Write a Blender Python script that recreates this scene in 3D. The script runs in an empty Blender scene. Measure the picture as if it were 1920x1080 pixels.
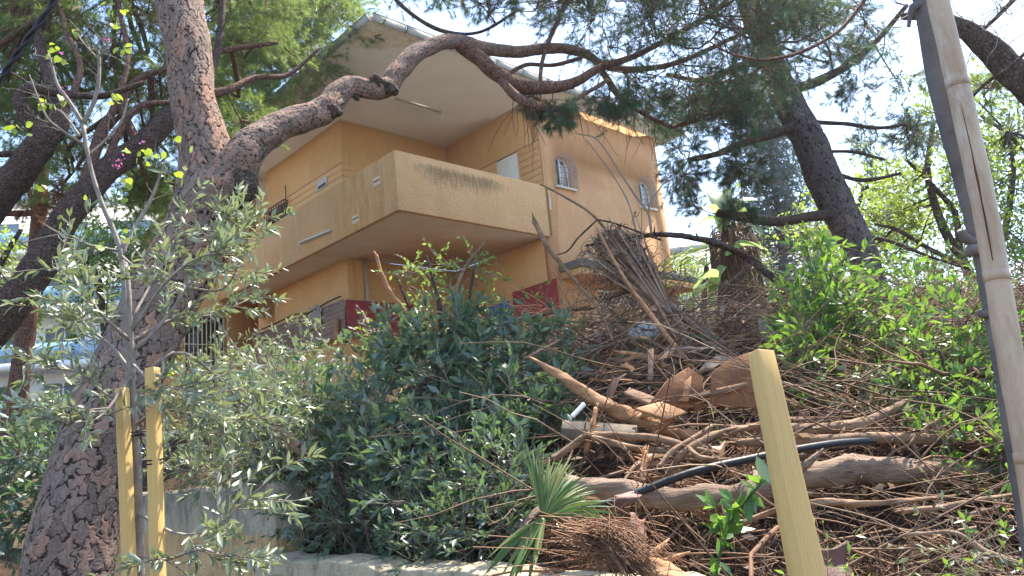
import bpy, math, random
import numpy as np
from mathutils import Vector, Matrix
from mathutils.geometry import tessellate_polygon

scene = bpy.context.scene
COL = scene.collection
rng = np.random.default_rng(7)
rad = math.radians

# ------------------------------------------------------------------ camera
EYE = np.array([0.0, 0.0, 1.6])
PITCH, ROLL, FPX = rad(12.3), rad(-5.5), 1430.0


def _rx(a):
    c, s = math.cos(a), math.sin(a)
    return np.array([[1, 0, 0], [0, c, -s], [0, s, c]])


def _rz(a):
    c, s = math.cos(a), math.sin(a)
    return np.array([[c, -s, 0], [s, c, 0], [0, 0, 1.0]])


RC = _rx(math.pi / 2 + PITCH) @ _rz(ROLL)
cd = bpy.data.cameras.new('camera')
cam = bpy.data.objects.new('camera', cd)
COL.objects.link(cam)
cam.matrix_world = Matrix.Translation(Vector(EYE)) @ Matrix(RC.tolist()).to_4x4()
cd.sensor_width = 36.0
cd.lens = 36.0 * FPX / 1920.0
cd.clip_start = 0.05
cd.clip_end = 3000
scene.camera = cam

# ------------------------------------------------------------------ light
SUN_EL, SUN_AZ = rad(62), rad(38)          # azimuth from +Y towards +X
sun_dir = Vector((math.sin(SUN_AZ) * math.cos(SUN_EL), math.cos(SUN_AZ) * math.cos(SUN_EL), math.sin(SUN_EL)))
world = bpy.data.worlds.new('World')
scene.world = world
world.use_nodes = True
wn = world.node_tree
wn.nodes.clear()
sky = wn.nodes.new('ShaderNodeTexSky')
sky.sky_type = 'NISHITA'
sky.sun_disc = False
sky.sun_elevation = SUN_EL
sky.sun_rotation = SUN_AZ
sky.air_density = 1.0
sky.dust_density = 0.6
sky.ozone_density = 0.9
bg = wn.nodes.new('ShaderNodeBackground')
bg.inputs[1].default_value = 0.15
wo = wn.nodes.new('ShaderNodeOutputWorld')
wn.links.new(sky.outputs[0], bg.inputs[0])
wn.links.new(bg.outputs[0], wo.inputs[0])
sl = bpy.data.lights.new('sun', 'SUN')
sl.energy = 5.0
sl.angle = rad(0.5)
sl.color = (1.0, 0.91, 0.78)
sun = bpy.data.objects.new('sun', sl)
COL.objects.link(sun)
sun.rotation_mode = 'QUATERNION'
sun.rotation_quaternion = sun_dir.to_track_quat('Z', 'Y')
sun.location = (10, 10, 30)
vs = scene.view_settings
vs.view_transform = 'Standard'
vs.look = 'None'
vs.gamma = 1.0
vs.use_curve_mapping = False
vs.exposure = 1.85
scene.cycles.max_bounces = 8
scene.cycles.diffuse_bounces = 4
scene.cycles.transmission_bounces = 4
scene.cycles.transparent_max_bounces = 4
scene.cycles.use_adaptive_sampling = True
scene.cycles.use_denoising = True


def at(x, y, d):
    """world point seen at photo pixel (x, y), d metres ahead of the camera"""
    r = RC @ np.array([(x - 960.0) / FPX, -(y - 540.0) / FPX, -1.0])
    return EYE + r * (d / r[1])


def nrm(a):
    return a / np.maximum(np.linalg.norm(a, axis=-1, keepdims=True), 1e-9)


# ------------------------------------------------------------------ node materials
class NT:
    def __init__(s, name):
        s.m = bpy.data.materials.new(name)
        s.m.use_nodes = True
        s.t = s.m.node_tree
        s.b = s.t.nodes['Principled BSDF']
        s.o = s.t.nodes['Material Output']
        s.tc = s.t.nodes.new('ShaderNodeTexCoord')
        s.obj = s.tc.outputs['Object']

    def put(s, sock, v):
        if hasattr(v, 'is_linked'):
            s.t.links.new(v, sock)
        elif isinstance(v, (tuple, list)) and len(v) == 3 and sock.type == 'RGBA':
            sock.default_value = (*v, 1)
        else:
            sock.default_value = v

    def math(s, op, a, b=0.0, clamp=False):
        n = s.t.nodes.new('ShaderNodeMath')
        n.operation = op
        n.use_clamp = clamp
        s.put(n.inputs[0], a)
        s.put(n.inputs[1], b)
        return n.outputs[0]

    def map(s, scale=(1, 1, 1), vec=None, loc=(0, 0, 0), rot=(0, 0, 0)):
        n = s.t.nodes.new('ShaderNodeMapping')
        s.put(n.inputs[0], vec or s.obj)
        n.inputs['Location'].default_value = loc
        n.inputs['Rotation'].default_value = rot
        n.inputs['Scale'].default_value = scale
        return n.outputs[0]

    def noise(s, scale=5, detail=5, rough=0.6, vec=None, dist=0.0):
        n = s.t.nodes.new('ShaderNodeTexNoise')
        s.put(n.inputs['Vector'], vec or s.obj)
        n.inputs['Scale'].default_value = scale
        n.inputs['Detail'].default_value = detail
        n.inputs['Roughness'].default_value = rough
        n.inputs['Distortion'].default_value = dist
        return n.outputs[0]

    def voro(s, scale=5, vec=None, feature='DISTANCE_TO_EDGE'):
        n = s.t.nodes.new('ShaderNodeTexVoronoi')
        n.feature = feature
        s.put(n.inputs['Vector'], vec or s.obj)
        n.inputs['Scale'].default_value = scale
        return n.outputs[0]

    def ramp(s, fac, stops):
        n = s.t.nodes.new('ShaderNodeValToRGB')
        s.put(n.inputs[0], fac)
        e = n.color_ramp.elements
        while len(e) < len(stops):
            e.new(0.5)
        for k, (p, c) in enumerate(stops):
            e[k].position = p
            e[k].color = (*c, 1) if isinstance(c, tuple) else (c, c, c, 1)
        return n.outputs[0]

    def mix(s, fac, a, b, mode='MIX'):
        n = s.t.nodes.new('ShaderNodeMix')
        n.data_type = 'RGBA'
        n.blend_type = mode
        s.put(n.inputs[0], fac)
        s.put(n.inputs[6], a)
        s.put(n.inputs[7], b)
        return n.outputs[2]

    def attr(s, name):
        n = s.t.nodes.new('ShaderNodeAttribute')
        n.attribute_name = name
        return n.outputs['Fac']

    def sep(s, vec=None):
        n = s.t.nodes.new('ShaderNodeSeparateXYZ')
        s.put(n.inputs[0], vec or s.obj)
        return n.outputs

    def band(s, v, a, b, c, d):
        """0 below a, 1 between b and c, 0 above d"""
        p = s.math('DIVIDE', s.math('SUBTRACT', v, a), b - a, True)
        q = s.math('DIVIDE', s.math('SUBTRACT', d, v), d - c, True)
        return s.math('MULTIPLY', p, q)

    def bump(s, h, strength=0.5, dist=0.02):
        n = s.t.nodes.new('ShaderNodeBump')
        n.inputs['Strength'].default_value = strength
        n.inputs['Distance'].default_value = dist
        s.put(n.inputs['Height'], h)
        s.put(s.b.inputs['Normal'], n.outputs[0])
        return n.outputs[0]

    def done(s, col, rough=0.8, spec=0.3, metal=0.0):
        s.put(s.b.inputs['Base Color'], col)
        s.put(s.b.inputs['Roughness'], rough)
        s.b.inputs['Specular IOR Level'].default_value = spec
        s.b.inputs['Metallic'].default_value = metal
        return s.m


def simple(name, a, b, scale=8, rough=0.75, bump=0.3, bscale=None, spec=0.3, stretch=(1, 1, 1), dist=0.01, metal=0.0):
    t = NT(name)
    v = t.map(stretch)
    n = t.noise(scale, 6, 0.6, v)
    col = t.ramp(n, [(0.3, a), (0.7, b)])
    if bump:
        t.bump(t.noise(bscale or scale * 4, 6, 0.65, v), bump, dist)
    return t.done(col, rough, spec, metal)


def leafmat(name, stops, trans=(0.2, 0.4, 0.04), tfac=0.35, rough=0.42, spec=0.5, back=None):
    t = NT(name)
    oi = t.t.nodes.new('ShaderNodeObjectInfo')
    f = t.math('FRACT', t.math('ADD', t.attr('tint'), oi.outputs['Random']))
    k = len(stops)
    col = t.ramp(f, [(i / max(1, k - 1), c) for i, c in enumerate(stops)])
    if back:
        g = t.t.nodes.new('ShaderNodeNewGeometry')
        col = t.mix(g.outputs['Backfacing'], col, back)
    t.done(col, rough, spec)
    tr = t.t.nodes.new('ShaderNodeBsdfTranslucent')
    tr.inputs[0].default_value = (*trans, 1)
    mx = t.t.nodes.new('ShaderNodeMixShader')
    mx.inputs[0].default_value = tfac
    t.t.links.new(t.b.outputs[0], mx.inputs[1])
    t.t.links.new(tr.outputs[0], mx.inputs[2])
    t.t.links.new(mx.outputs[0], t.o.inputs[0])
    return t.m


def tintmat(name, stops, rough=0.8, spec=0.2, bump=0.4, bscale=60, stretch=(1, 1, 1)):
    t = NT(name)
    oi = t.t.nodes.new('ShaderNodeObjectInfo')
    f = t.math('FRACT', t.math('ADD', t.attr('tint'), oi.outputs['Random']))
    k = len(stops)
    col = t.ramp(f, [(i / max(1, k - 1), c) for i, c in enumerate(stops)])
    n = t.noise(bscale, 5, 0.65, t.map(stretch))
    col = t.mix(t.math('MULTIPLY', n, 0.6), col, t.mix(0.5, col, (0.06, 0.035, 0.02)))
    t.bump(n, bump, 0.01)
    return t.done(col, rough, spec)


def stucco(name, base=(0.80, 0.475, 0.215), alt=(0.73, 0.42, 0.18), stains=True, extra=None, bump=0.55):
    t = NT(name)
    n = t.noise(1.3, 6, 0.6)
    col = t.ramp(n, [(0.3, alt), (0.7, base)])
    fine = t.noise(30, 4, 0.8)
    col = t.mix(t.ramp(fine, [(0.40, 0.55), (0.54, 0.0)]), col, (0.42, 0.225, 0.09))
    col = t.mix(t.ramp(t.noise(0.6, 8, 0.7, t.map(loc=(4, 2, 7))), [(0.45, 0.0), (0.75, 0.35)]), col, (0.42, 0.24, 0.10))
    if stains:
        st = t.noise(2.2, 6, 0.7, t.map((1.2, 1.2, 0.4)))
        col = t.mix(t.ramp(st, [(0.50, 0.0), (0.75, 0.35)]), col, (0.78, 0.52, 0.26))
        dk = t.noise(3.1, 8, 0.75, t.map((1.6, 1.6, 0.35), loc=(9, 3, 1)))
        col = t.mix(t.ramp(dk, [(0.60, 0.0), (0.80, 0.3)]), col, (0.42, 0.24, 0.10))
    if extra:
        col = extra(t, col)
    h = t.math('ADD', t.noise(17, 6, 0.8), t.math('MULTIPLY', t.noise(5, 3), 0.6))
    t.bump(h, bump, 0.05)
    return t.done(col, 0.92, 0.15)


# ------------------------------------------------------------------ mesh helpers
def mesh_np(name, V, F, mat, smooth=False, tint=None, attrs=None):
    """V (n,3); F one (m,k) array or a list of them"""
    V = np.asarray(V, dtype=np.float32)
    FL = F if isinstance(F, list) else [F]
    FL = [np.asarray(f, dtype=np.int32) for f in FL if len(f)]
    me = bpy.data.meshes.new(name)
    me.vertices.add(len(V))
    me.vertices.foreach_set('co', V.ravel())
    idx = np.concatenate([f.ravel() for f in FL])
    cnt = np.concatenate([np.full(len(f), f.shape[1], np.int32) for f in FL])
    me.loops.add(len(idx))
    me.loops.foreach_set('vertex_index', idx)
    me.polygons.add(len(cnt))
    me.polygons.foreach_set('loop_start', np.concatenate([[0], np.cumsum(cnt)[:-1]]).astype(np.int32))
    me.polygons.foreach_set('loop_total', cnt)
    if smooth:
        me.polygons.foreach_set('use_smooth', np.ones(len(cnt), bool))
    at_ = dict(attrs or {})
    if tint is not None:
        at_['tint'] = tint
    for k, a in at_.items():
        me.attributes.new(k, 'FLOAT', 'POINT').data.foreach_set('value', np.asarray(a, np.float32))
    me.materials.append(mat)
    me.update(calc_edges=True)
    return me


def tag(o, label=None, cat=None, group=None, kind=None):
    if label: o['label'] = label
    if cat: o['category'] = cat
    if group: o['group'] = group
    if kind: o['kind'] = kind
    return o


def thing(name, label, cat, loc=(0, 0, 0), rotz=0.0, group=None):
    o = bpy.data.objects.new(name, None)
    o.empty_display_size = 0.1
    COL.objects.link(o)
    o.location = [float(q) for q in loc]
    o.rotation_euler = (0, 0, rotz)
    return tag(o, label, cat, group)


def base_of(p):
    q = np.zeros(3)
    while p is not None:
        q += np.array(p.location)
        p = p.parent
    return q


def link(name, me, parent=None):
    o = bpy.data.objects.new(name, me)
    COL.objects.link(o)
    if parent is not None:
        o.parent = parent
    return o


def part(name, V, F, mat, parent=None, world=True, **kw):
    """a mesh object; world=True: V is in world coordinates, parents are unrotated"""
    V = np.asarray(V, float)
    if parent is not None and world:
        V = V - base_of(parent)
    return link(name, mesh_np(name, V, F, mat, **kw), parent)


def solo(name, V, F, mat, label, cat, group=None, kind=None, **kw):
    """a top-level thing of one mesh with its origin at its base"""
    V = np.asarray(V, float)
    c = (V.min(0) + V.max(0)) / 2
    c[2] = V[:, 2].min()
    o = link(name, mesh_np(name, V - c, F, mat, **kw))
    o.location = c
    return tag(o, label, cat, group, kind)


class MB:
    """collects faces"""
    def __init__(s):
        s.V, s.F = [], {}
        s.n = 0

    def add(s, V, F):
        V = np.asarray(V, float)
        for f in (F if isinstance(F, list) and len(F) and hasattr(F[0], 'shape') else [np.asarray(F)]):
            if len(f):
                s.F.setdefault(f.shape[1], []).append(np.asarray(f) + s.n)
        s.V.append(V)
        s.n += len(V)
        return s

    def box(s, a, b, bev=0.0):
        (x0, y0, z0), (x1, y1, z1) = a, b
        V = [(x, y, z) for z in (z0, z1) for y in (y0, y1) for x in (x0, x1)]
        F = np.array([(0, 2, 3, 1), (4, 5, 7, 6), (0, 1, 5, 4), (2, 6, 7, 3), (0, 4, 6, 2), (1, 3, 7, 5)])
        return s.add(V, F)

    def get(s):
        return np.concatenate(s.V), [np.concatenate(f) for f in s.F.values()]


def bevel(o, w=0.01, seg=2):
    m = o.modifiers.new('bevel', 'BEVEL')
    m.width = w
    m.segments = seg
    m.limit_method = 'ANGLE'
    return o


def smoothpath(P, n):
    P = np.asarray(P, float)
    if len(P) == 2:
        t = np.linspace(0, 1, n)[:, None]
        return P[0] * (1 - t) + P[1] * t
    Q = np.vstack([2 * P[0] - P[1], P, 2 * P[-1] - P[-2]])
    m = len(P) - 1
    t = np.linspace(0, m - 1e-6, n)
    i = t.astype(int)
    f = (t - i)[:, None]
    p0, p1, p2, p3 = Q[i], Q[i + 1], Q[i + 2], Q[i + 3]
    return 0.5 * ((2 * p1) + (-p0 + p2) * f + (2 * p0 - 5 * p1 + 4 * p2 - p3) * f ** 2 + (-p0 + 3 * p1 - 3 * p2 + p3) * f ** 3)


def frames(P):
    T = nrm(np.gradient(P, axis=0))
    ref = np.array([0, 0, 1.0]) if abs(T[0][2]) < 0.9 else np.array([1.0, 0, 0])
    N = [nrm(np.cross(T[0], ref))]
    for k in range(1, len(P)):
        n = N[-1] - T[k] * (N[-1] @ T[k])
        N.append(nrm(n))
    N = np.array(N)
    return T, N, np.cross(T, N)


def tube(P, R, sides=10, cap=True, rough=0.0, seed=0):
    P = np.asarray(P, float)
    n = len(P)
    R = np.asarray(R, float) * np.ones(n)
    T, N, B = frames(P)
    a = np.linspace(0, 2 * math.pi, sides, endpoint=False)
    rr = R[:, None] * np.ones((n, sides))
    if rough:
        g = np.random.default_rng(seed)
        k = np.arange(n)[:, None]
        for _ in range(4):
            rr = rr * (1 + rough * np.sin(k * g.uniform(0.1, 0.9) + a[None] * g.integers(1, 4) + g.uniform(0, 6)))
        rr = rr * (1 + rough * 0.6 * g.uniform(-1, 1, rr.shape))
    V = P[:, None] + rr[..., None] * (np.cos(a)[None, :, None] * N[:, None] + np.sin(a)[None, :, None] * B[:, None])
    V = V.reshape(-1, 3)
    i = np.arange(n - 1)[:, None] * sides
    j = np.arange(sides)[None]
    j2 = (j + 1) % sides
    F = np.stack([i + j, i + j2, i + sides + j2, i + sides + j], -1).reshape(-1, 4)
    FL = [F]
    if cap:
        V = np.vstack([V, P[0], P[-1]])
        b = (n - 1) * sides
        jj = np.arange(sides)
        FL.append(np.concatenate([np.stack([np.full(sides, n * sides), (jj + 1) % sides, jj], -1),
                                  np.stack([np.full(sides, n * sides + 1), b + jj, b + (jj + 1) % sides], -1)]))
    return V, FL


def tubes(paths, r0, r1, sides=4):
    """paths (T,N,3) -> one mesh; radius tapers r0->r1 (scalars or (T,))"""
    T, n, _ = paths.shape
    r0 = np.broadcast_to(np.asarray(r0, float), (T,))
    r1 = np.broadcast_to(np.asarray(r1, float), (T,))
    t = np.linspace(0, 1, n)
    R = r0[:, None] * (1 - t) + r1[:, None] * t
    tan = nrm(np.gradient(paths, axis=1))
    ref = np.where(np.abs(tan[:, :1, 2:3]) < 0.8, np.array([0, 0, 1.0]), np.array([1.0, 0, 0]))
    N = nrm(np.cross(tan, np.broadcast_to(ref, tan.shape)))
    B = np.cross(tan, N)
    a = np.linspace(0, 2 * math.pi, sides, endpoint=False)
    V = paths[:, :, None] + R[:, :, None, None] * (np.cos(a)[:, None] * N[:, :, None] + np.sin(a)[:, None] * B[:, :, None])
    V = V.reshape(-1, 3)
    base = (np.arange(T) * n * sides)[:, None, None]
    i = (np.arange(n - 1) * sides)[None, :, None]
    j = np.arange(sides)[None, None]
    j2 = (j + 1) % sides
    F = np.stack([base + i + j, base + i + j2, base + i + sides + j2, base + i + sides + j], -1).reshape(-1, 4)
    tint = np.repeat(rng.random(T), n * sides)
    return V, F, tint


def interp(paths, t):
    """paths (T,N,3), t (T,k) -> pos, tan (T,k,3)"""
    n = paths.shape[1]
    x = np.clip(t, 0, 0.9999) * (n - 1)
    i = x.astype(int)
    f = (x - i)[..., None]
    r = np.arange(len(paths))[:, None]
    a, b = paths[r, i], paths[r, i + 1]
    return a * (1 - f) + b * f, nrm(b - a)


def spawn(paths, k, L, ang=(30, 70), t0=0.3, t1=1.0, n=5, up=0.0, curl=0.25, droop=0.0):
    T = len(paths)
    pos, tan = interp(paths, rng.uniform(t0, t1, (T, k)))
    pos = pos.reshape(-1, 3)
    tan = tan.reshape(-1, 3)
    q = rng.normal(size=tan.shape)
    q = nrm(q - tan * (q * tan).sum(-1, keepdims=True))
    a = np.radians(rng.uniform(ang[0], ang[1], len(tan)))[:, None]
    d = tan * np.cos(a) + q * np.sin(a)
    d[:, 2] += up
    d = nrm(d)
    Ls = rng.uniform(L[0], L[1], len(tan))[:, None]
    out = [pos]
    for s in range(n - 1):
        d = nrm(d + rng.normal(size=d.shape) * curl + np.array([0, 0, -droop * (s + 1) / n]))
        out.append(out[-1] + d * Ls / (n - 1))
    return np.stack(out, 1)


LEAF8 = (np.array([(0, 0, 0), (-.34, .22, .05), (.34, .22, .05), (0, .3, 0), (-.5, .55, .05), (.5, .55, .05), (0, .62, -.01), (0, 1, -.07)], float),
         np.array([(0, 3, 1), (0, 2, 3), (1, 3, 6), (1, 6, 4), (3, 2, 5), (3, 5, 6), (4, 6, 7), (6, 5, 7)]))
LEAF4 = (np.array([(0, 0, 0), (-.5, .5, .06), (.5, .5, .06), (0, .5, 0), (0, 1, -.05)], float),
         np.array([(0, 3, 1), (0, 2, 3), (1, 3, 4), (3, 2, 4)]))
LEAF2 = (np.array([(0, 0, 0), (-.5, .5, 0.05), (0, 1, 0), (.5, .5, 0.05)], float), np.array([(0, 2, 1), (0, 3, 2)]))
HEART = (np.array([(0, 0, 0), (-.3, -.08, .03), (.3, -.08, .03), (-.52, .25, .06), (.52, .25, .06), (0, .3, 0), (-.38, .62, .05), (.38, .62, .05), (0, 1, -.08)], float),
         np.array([(0, 5, 1), (0, 2, 5), (1, 5, 3), (2, 4, 5), (3, 5, 6), (5, 4, 7), (6, 5, 8), (5, 7, 8)]))


def leafframe(d, upbias=0.6):
    y = nrm(d)
    h = rng.normal(size=y.shape) * 0.6 + np.array([0, 0, upbias])
    z = nrm(h - y * (h * y).sum(-1, keepdims=True))
    x = np.cross(y, z)
    return x, y, z


def leaves(plant, tmpl, pos, d, size, wid, mat, hero=0, name='leaf', upbias=0.6, stuff='foliage', hero_t=LEAF8):
    """tmpl leaves at pos along d: the nearest `hero` as single parts, the rest one stuff part"""
    x, y, z = leafframe(d, upbias)
    size = np.broadcast_to(np.asarray(size, float), (len(pos),))
    wid = size * wid
    if hero:
        dist = np.linalg.norm(pos - EYE, axis=1) / size
        f = RC.T @ (pos - EYE).T
        px = np.abs(f[0] / -f[2]) < 0.67
        py = np.abs(f[1] / -f[2]) < 0.38
        dist = np.where(px & py & (f[2] < 0), dist, 1e9)
        order = np.argsort(dist)
        hi, lo = order[:hero], order[hero:]
        me = None
        bo = base_of(plant)
        hm = mesh_np(name, hero_t[0], hero_t[1], mat, tint=np.zeros(len(hero_t[0])))
        for k in hi:
            o = link(name, hm, plant)
            M = np.eye(4)
            M[:3, 0] = x[k] * wid[k]; M[:3, 1] = y[k] * size[k]; M[:3, 2] = z[k] * size[k]
            M[:3, 3] = pos[k] - bo
            o.matrix_local = Matrix(M.tolist())
        pos, x, y, z, size, wid = pos[lo], x[lo], y[lo], z[lo], size[lo], wid[lo]
    if len(pos) == 0:
        return
    tv, tf = tmpl
    V = pos[:, None] + tv[None, :, 0:1] * (x * wid[:, None])[:, None] + tv[None, :, 1:2] * (y * size[:, None])[:, None] + tv[None, :, 2:3] * (z * size[:, None])[:, None]
    m = len(tv)
    F = (np.arange(len(pos)) * m)[:, None, None] + tf[None]
    o = part(stuff, V.reshape(-1, 3), F.reshape(-1, tf.shape[1]), mat, plant, tint=np.repeat(rng.random(len(pos)), m))
    o['kind'] = 'stuff'
    return o


def needles(plant, pos, d, k, L, w, mat, spread=0.7, name='needles', droop=0.1):
    n = len(pos)
    P = np.repeat(pos, k, 0)
    D = nrm(np.repeat(d, k, 0) + rng.normal(size=(n * k, 3)) * spread + np.array([0, 0, -droop]))
    Ls = rng.uniform(L * 0.7, L * 1.15, n * k)[:, None]
    side = nrm(np.cross(D, rng.normal(size=D.shape))) * w
    V = np.stack([P - side * 0.5, P + side * 0.5, P + D * Ls], 1).reshape(-1, 3)
    F = np.arange(n * k * 3).reshape(-1, 3)
    o = part(name, V, F, mat, plant, tint=np.repeat(rng.random(n), k * 3))
    o['kind'] = 'stuff'
    return o


def px_path(pts, rscale=0.5):
    """[(x, y, width_px, depth)] -> points, radii in metres"""
    P = np.array([at(x, y, d) for x, y, w, d in pts])
    R = np.array([w / FPX * ((at(x, y, d) - EYE) @ -RC[:, 2]) * rscale for x, y, w, d in pts])
    return P, R


def resample(P, R, n):
    Q = smoothpath(P, n)
    RR = np.interp(np.linspace(0, len(R) - 1, n), np.arange(len(R)), R)
    return Q, RR


def limb(name, pts, mat, parent, sides=10, n=None, rough=0.04, seed=0, **kw):
    P, R = px_path(pts)
    n = n or max(8, len(pts) * 6)
    Q, RR = resample(P, R, n)
    V, F = tube(Q, RR, sides, rough=rough, seed=seed)
    o = part(name, V, F, mat, parent, smooth=True, **kw)
    return Q


def vor(u, v, wrap, seed=0):
    g = np.random.default_rng(seed)
    H = 4096
    jx, jy, jc = g.random((H,)), g.random((H,)), g.random((H,))
    iu, iv = np.floor(u).astype(int), np.floor(v).astype(int)
    f1 = np.full(u.shape, 9.0)
    f2 = f1.copy()
    c = np.zeros(u.shape)
    for a in (-1, 0, 1):
        for b in (-1, 0, 1):
            cu, cv = iu + a, iv + b
            h = ((cu % wrap) * 131 + cv * 71 + seed * 17) % H
            dx = cu + 0.15 + 0.7 * jx[h] - u
            dy = cv + 0.1 + 0.8 * jy[h] - v
            dd = np.sqrt(dx * dx + dy * dy)
            m = dd < f1
            f2 = np.where(m, f1, np.minimum(f2, dd))
            c = np.where(m, jc[h], c)
            f1 = np.minimum(f1, dd)
    return f1, f2, c


def bark_trunk(name, pts, mat, parent, around=150, along=500, cell=0.085, ratio=1.5, depth=0.016, seed=1, bulge=None, lump=1.0):
    """a trunk whose bark plates are real relief"""
    P, R = px_path(pts)
    Q, RR = resample(P, R, along)
    T, N, B = frames(Q)
    s = np.concatenate([[0], np.cumsum(np.linalg.norm(np.diff(Q, axis=0), axis=1))])
    a = np.linspace(0, 2 * math.pi, around, endpoint=False)
    S, A = np.meshgrid(s, a, indexing='ij')
    nc = max(6, int(round(2 * math.pi * RR.mean() / cell)))
    kk = 0.085 / cell
    wl = 0.5 * np.sin(S * 3.1 + 2 * np.sin(A * 2)) + 0.35 * np.sin(S * 7.7 + A * 3)
    wu = 0.20 * np.sin(S * 23 * kk + 3 * np.sin(A * 3)) + 0.14 * np.sin(S * 61 * kk + A * 5 + 2 * np.sin(A * 11)) + 0.03 * np.sin(S * 143 * kk + A * 17)
    wv = 0.22 * np.sin(A * 7 + S * 9 * kk) + 0.15 * np.sin(A * 19 - S * 31 * kk) + 0.03 * np.sin(A * 43 + S * 77 * kk)
    wu = wu + 0.25 * np.sin(S * 6.1 * kk + A * 2)
    f1, f2, c = vor(A / (2 * math.pi) * nc + wu, S / (cell * ratio) * 0.9 + wv + wl, nc, seed)
    g1, g2, c2 = vor(A / (2 * math.pi) * nc * 2 + wu * 2, S / (cell * ratio * 0.55) + wv * 1.5, nc * 2, seed + 5)
    e = f2 - f1
    e2 = g2 - g1
    pl = np.clip(e / 0.15, 0, 1) ** 0.5
    h = pl * (0.55 + 0.45 * c) * depth + np.clip(e2 / 0.25, 0, 1) * depth * 0.22 + rng.normal(size=e.shape) * depth * 0.04
    big = lump * (0.03 * np.sin(A * 2 + S * 1.7) + 0.025 * np.sin(A * 3 - S * 2.9 + 1) + 0.02 * np.sin(A + S * 7.3 * lump) + 0.015 * np.sin(2 * A - S * 13.1 * lump))
    rr = RR[:, None] * (1 + big) - depth * 0.7 + h
    if bulge is not None:
        rr = rr + bulge(S / s[-1], A) * RR[:, None]
    V = Q[:, None] + rr[..., None] * (np.cos(a)[None, :, None] * N[:, None] + np.sin(a)[None, :, None] * B[:, None])
    n = along
    i = np.arange(n - 1)[:, None] * around
    j = np.arange(around)[None]
    j2 = (j + 1) % around
    F = np.stack([i + j, i + j2, i + around + j2, i + around + j], -1).reshape(-1, 4)
    part(name, V.reshape(-1, 3), F, mat, parent, smooth=True,
         attrs={'crack': np.clip(e / 0.17, 0, 1).ravel(), 'cell': (c * 0.7 + c2 * 0.3).ravel(), 'fine': np.clip(e2 / 0.2, 0, 1).ravel()})
    return Q

# ------------------------------------------------------------------ materials
def _stain(t, col):
    """black mildew under the parapet's top, on the face towards the street"""
    s = t.sep()
    d = t.math('SUBTRACT', 4.1, s[2])
    where = t.math('MULTIPLY', t.band(s[0], -0.6, 1.1, 2.7, 4.4), t.math('LESS_THAN', s[1], 0.05))
    dd = t.math('MULTIPLY', t.band(d, 0.0, 0.25, 0.35, 1.1), where)
    st = t.noise(5.0, 10, 0.8, t.map((2.6, 1.0, 0.55)))
    m = t.ramp(t.math('ADD', t.math('MULTIPLY', dd, 0.42), t.math('MULTIPLY', st, 0.85)), [(0.66, 0.0), (0.86, 1.0)])
    gr = t.ramp(t.noise(42, 6, 0.8), [(0.42, 0.25), (0.58, 1.0)])
    col = t.mix(t.math('MULTIPLY', m, gr), col, (0.10, 0.065, 0.035))
    # broad pale and rusty runs on the long side
    side = t.math('GREATER_THAN', s[1], 0.05)
    r = t.noise(1.6, 7, 0.7, t.map((1, 2.2, 0.18)))
    col = t.mix(t.math('MULTIPLY', t.ramp(r, [(0.52, 0.0), (0.68, 0.55)]), side), col, (0.82, 0.60, 0.36))
    r2 = t.noise(2.3, 8, 0.8, t.map((1, 2.0, 0.3), loc=(3, 1, 5)))
    near = t.band(s[1], 0.3, 0.7, 1.5, 3.4)
    rust = t.math('MULTIPLY', t.math('MULTIPLY', t.ramp(r2, [(0.47, 0.0), (0.62, 0.8)]), side), near)
    return t.mix(rust, col, (0.55, 0.28, 0.08))


m_stucco = stucco('ochre_stucco')
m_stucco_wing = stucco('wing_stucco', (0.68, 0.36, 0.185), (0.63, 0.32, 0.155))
m_parapet = stucco('parapet_stucco', (0.86, 0.525, 0.265), (0.80, 0.455, 0.21), extra=_stain, bump=1.0)
m_soffit = simple('soffit_plaster', (0.50, 0.44, 0.38), (0.60, 0.54, 0.47), 1.2, 0.9, 0.15, 30)


def soffit_mat():
    t = NT('weathered_soffit')
    col = t.ramp(t.noise(0.9, 5), [(0.3, (0.68, 0.56, 0.45)), (0.7, (0.76, 0.64, 0.52))])
    s = t.sep()
    edge = t.math('ADD', t.band(s[0], -2, -1.6, -0.5, 0.8), t.band(s[1], -2, -1.6, -0.3, 0.7))
    m = t.ramp(t.math('ADD', t.math('MULTIPLY', edge, 0.45), t.math('MULTIPLY', t.noise(1.9, 8, 0.75), 0.7)), [(0.80, 0.0), (0.88, 1.0)])
    col = t.mix(t.math('MULTIPLY', m, t.ramp(t.noise(7, 6, 0.7), [(0.4, 0.2), (0.6, 0.9)])), col, (0.52, 0.38, 0.22))
    t.bump(t.noise(25, 5), 0.25, 0.02)
    return t.done(col, 0.9, 0.1)


m_soffit2 = soffit_mat()
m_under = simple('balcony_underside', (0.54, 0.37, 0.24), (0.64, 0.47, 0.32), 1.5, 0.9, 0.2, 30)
m_metal = simple('zinc_flashing', (0.26, 0.255, 0.22), (0.42, 0.41, 0.36), 3, 0.55, 0.1, 20, metal=0.2)
m_seam = simple('dark_seam', (0.05, 0.05, 0.05), (0.09, 0.09, 0.09), 8, 0.6, 0)
m_board = simple('painted_boards', (0.66, 0.36, 0.15), (0.74, 0.42, 0.18), 6, 0.6, 0.12, 60, stretch=(1, 1, 8))
m_white = simple('white_paint', (0.70, 0.69, 0.65), (0.80, 0.79, 0.75), 5, 0.5, 0.05)
m_rail = simple('rusty_iron', (0.10, 0.06, 0.045), (0.22, 0.13, 0.09), 20, 0.7, 0.3)
m_cage = simple('grey_iron', (0.20, 0.18, 0.18), (0.34, 0.31, 0.30), 20, 0.6, 0.2)
m_cream = simple('cream_iron', (0.62, 0.50, 0.30), (0.72, 0.60, 0.38), 20, 0.5, 0.1)
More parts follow.
